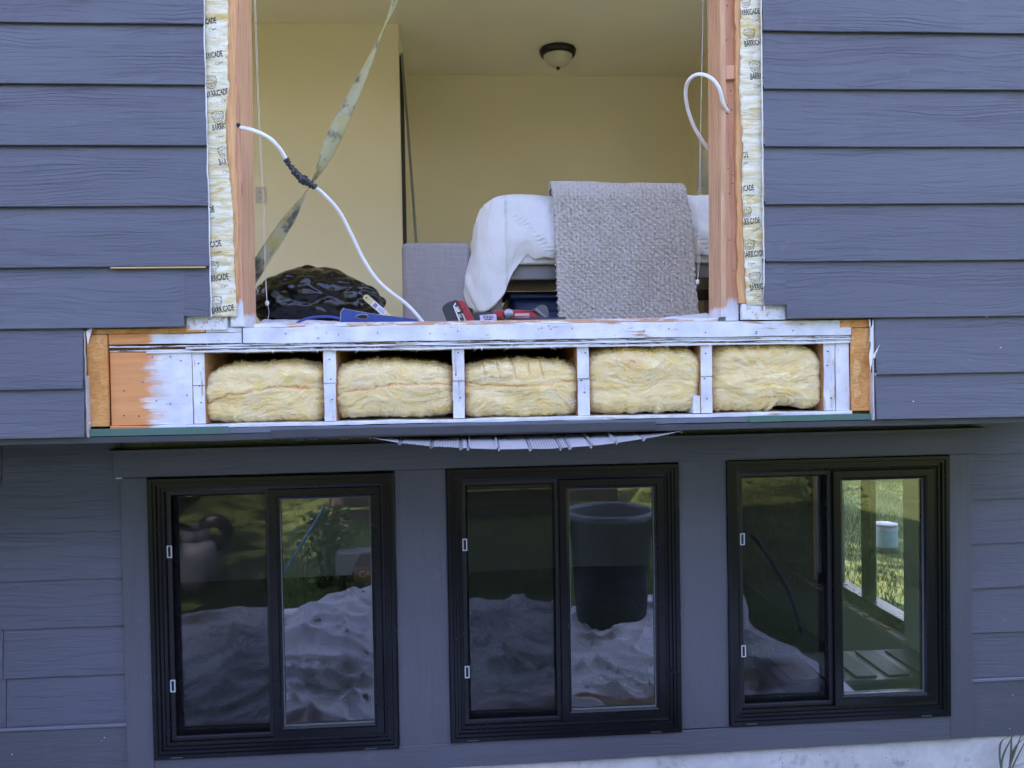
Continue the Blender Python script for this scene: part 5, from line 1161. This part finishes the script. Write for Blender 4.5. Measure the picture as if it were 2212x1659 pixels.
obj('lettering', me, plain('yellow_ink', (.55, .30, .05), .5), gb)
# unseen trees and hedges added to block low sky and shade the yard
BARK = plain('bark', (.09, .065, .045), .9, .2, var=.25)
def tree(c, h, rad, n, sz, seed, label, group):
    rs = np.random.default_rng(seed); t = thing('light_block_tree', c, label, 'tree', group); c = Vector(c)
    obj('trunk', tube(catmull([c, c + Vector((.1, 0, h * .3)), c + Vector((-.1, .1, h * .62)), c + Vector((0, 0, h * .85))], 5), .2, 9, rf=lambda q: .22 * (1 - q * .8)), BARK, t, True)
    for k in range(6):
        q = rs.uniform(.4, .7); d = Vector((rs.uniform(-1, 1) * rad[0], rs.uniform(-1, 1) * rad[1], h * .25)) * .7; obj('limb', tube([c + Vector((0, 0, h * q)), c + Vector((0, 0, h * q)) + d * .5, c + Vector((0, 0, h * q + .3)) + d], .06, 6, rf=lambda s: .07 * (1 - .7 * s)), BARK, t)
    obj('crown', leaves(blob((c.x, c.y, c.z + h * .66), rad, n, rs, 14), sz, rs, .6), LEAF, t)
for i, (x, y, h) in enumerate(((-17, -12, 9.5), (-12.5, -14, 9), (-8, -15, 10), (-4, -15.5, 9.5), (0.3, -16, 10), (4.6, -15.5, 9.5), (8.8, -15, 10), (13, -13.5, 9.5), (17, -11, 9.5), (-19, -5, 9), (19.5, -4.5, 9))):
    tree((x, y, GZ), h, (3.1, 2.6, h * .46), 2800, .20, 300 + i, 'unseen leafy tree added far across the lawn to block the low sky', 'added trees blocking the low sky')
for (x, y), lb in (((-6.2, 4.6), 'unseen leafy tree added close to the house to shade the wheelbarrow side'), ((-9.5, 1.5), 'unseen leafy tree added farther out to shade the wheelbarrow side')): tree((x, y, GZ), 10, (3.3, 3.2, 4.0), 3600, .16, 430 + int(-x), lb, None)  # trees added to keep the left yard in shade
HC = plain('hedge_core', (.02, .035, .012), .9, .1)
def hedge(x0, x1, y0, y1, h, n, seed, label):  # added hedges, they cut off light from the horizon
    rs = np.random.default_rng(seed); t = thing('light_block_hedge', ((x0 + x1) / 2, (y0 + y1) / 2, GZ), label, 'hedge'); obj('core', box(x0 + .15, x1 - .15, y0 + .15, y1 - .15, GZ, GZ + h - .15), HC, t)
    p = np.stack([rs.uniform(x0, x1, n), rs.uniform(y0, y1, n), rs.uniform(GZ, GZ + h, n)], 1); f = rs.integers(0, 3, n); ax = 0 if (x1 - x0) < (y1 - y0) else 1
    lo, hi = ((x0, x1), (y0, y1))[ax]; p[f == 0, ax] = lo; p[f == 1, ax] = hi; p[f == 2, 2] = GZ + h; p += rs.normal(size=p.shape) * .07; obj('foliage', leaves(p, .13, rs, .6), LEAF, t)
hedge(-26, 26, -14.2, -13.0, 3.4, 9000, 71, 'long tall hedge added behind the back lawn to block horizon light'); hedge(-23, -21.8, -13, 9, 3.2, 4000, 72, 'tall hedge added on the wheelbarrow side to block horizon light'); hedge(22, 23.2, -13, 9, 3.2, 4000, 73, 'tall hedge added beyond the side yard to block horizon light')
for (x, y), lb in (((5.0, 17.0), 'leafy tree added farthest from the house to shade the side yard'), ((-.5, 17.5), 'leafy tree added behind the house corner for shade'), ((7.5, 14.5), 'leafy tree added at the outer edge to shade the side yard')): tree((x, y, GZ), 10, (3.2, 3.0, 4.0), 3600, .16, 410 + int(x), lb, None)  # trees added so that their crowns shade the side-yard grass
tree((2.7, 12.4, GZ), 9, (3.4, 3.0, 3.6), 4200, .15, 400, 'tall leafy tree added beside the house to shade the side yard', None)
# grass blades where the lawn is seen closely
def blades(name, x0, x1, y0, y1, n, h, seed, label, avoid=None):
    rs = np.random.default_rng(seed); x = rs.uniform(x0, x1, n); y = rs.uniform(y0, y1, n)
    if avoid is not None: k = ~avoid(x, y); x, y = x[k], y[k]; n = len(x)
    hh = h * rs.uniform(.5, 1.3, n) * (1 + .5 * vn(x * 2, y * 2)); a = rs.uniform(0, 6.28, n); wd = .004; b = np.stack([x, y, np.full(n, GZ - .01)], 1); s = np.stack([np.cos(a) * wd, np.sin(a) * wd, 0 * a], 1); tip = b + np.stack([rs.normal(size=n) * hh * .45, rs.normal(size=n) * hh * .45, hh + .02], 1)
    V = np.stack([b - s, b + s, tip], 1).reshape(-1, 3); o = obj(name, pyd(V, np.arange(3 * n).reshape(n, 3).tolist()), GRS, None); return tag(o, label, 'grass', None, 'stuff')
GRS = Mt('grass_blade'); c_ = GRS.co(0); GRS = GRS.fin(GRS.mix(GRS.noise(c_, 1.6, 4), (.035, .075, .016), (.10, .135, .036)), .6, .3)
blades('grass', -3.4, 5.0, -9.5, -2.1, 80000, .035, 61, 'mown grass of the back lawn behind the drop cloths'); blades('grass', 2.6, 8.0, .5, 12, 90000, .035, 62, 'mown grass of the side yard beside the house')
# long weed leaves at the foot of the wall
we = thing('weed', (2.30, .52, GZ), 'long-bladed weed growing at the foot of the concrete near the corner', 'weed'); WEED = plain('weed_leaf', (.15, .16, .11), .6, .3, var=.2)
for i, (px0, py0, px1, py1) in enumerate(((2178, 1665, 2208, 1582), (2165, 1640, 2190, 1585), (2185, 1662, 2214, 1602), (2190, 1620, 2225, 1585), (2160, 1612, 2182, 1588), (2172, 1668, 2230, 1640), (2183, 1640, 2185, 1590))):
    q0, q1 = P(px0, py0, .55), P(px1, py1, .52); b0 = Vector((q0.x * .4 + 2.20 * .6, .56, GZ)); l = catmull([b0, q0, q1], 8); A = np.zeros((len(l), 3, 3))
    for k, p in enumerate(l):
        w_ = .0045 * math.sin(math.pi * min(1, .15 + .85 * (1 - k / (len(l) - 1)))) + .0008
        for j in range(3): A[k, j] = (p.x + (j - 1) * w_, p.y - (.002 if j == 1 else 0), p.z + (j - 1) * w_ * .3)
    obj('leaf', grid_mesh(A), WEED, we, True)
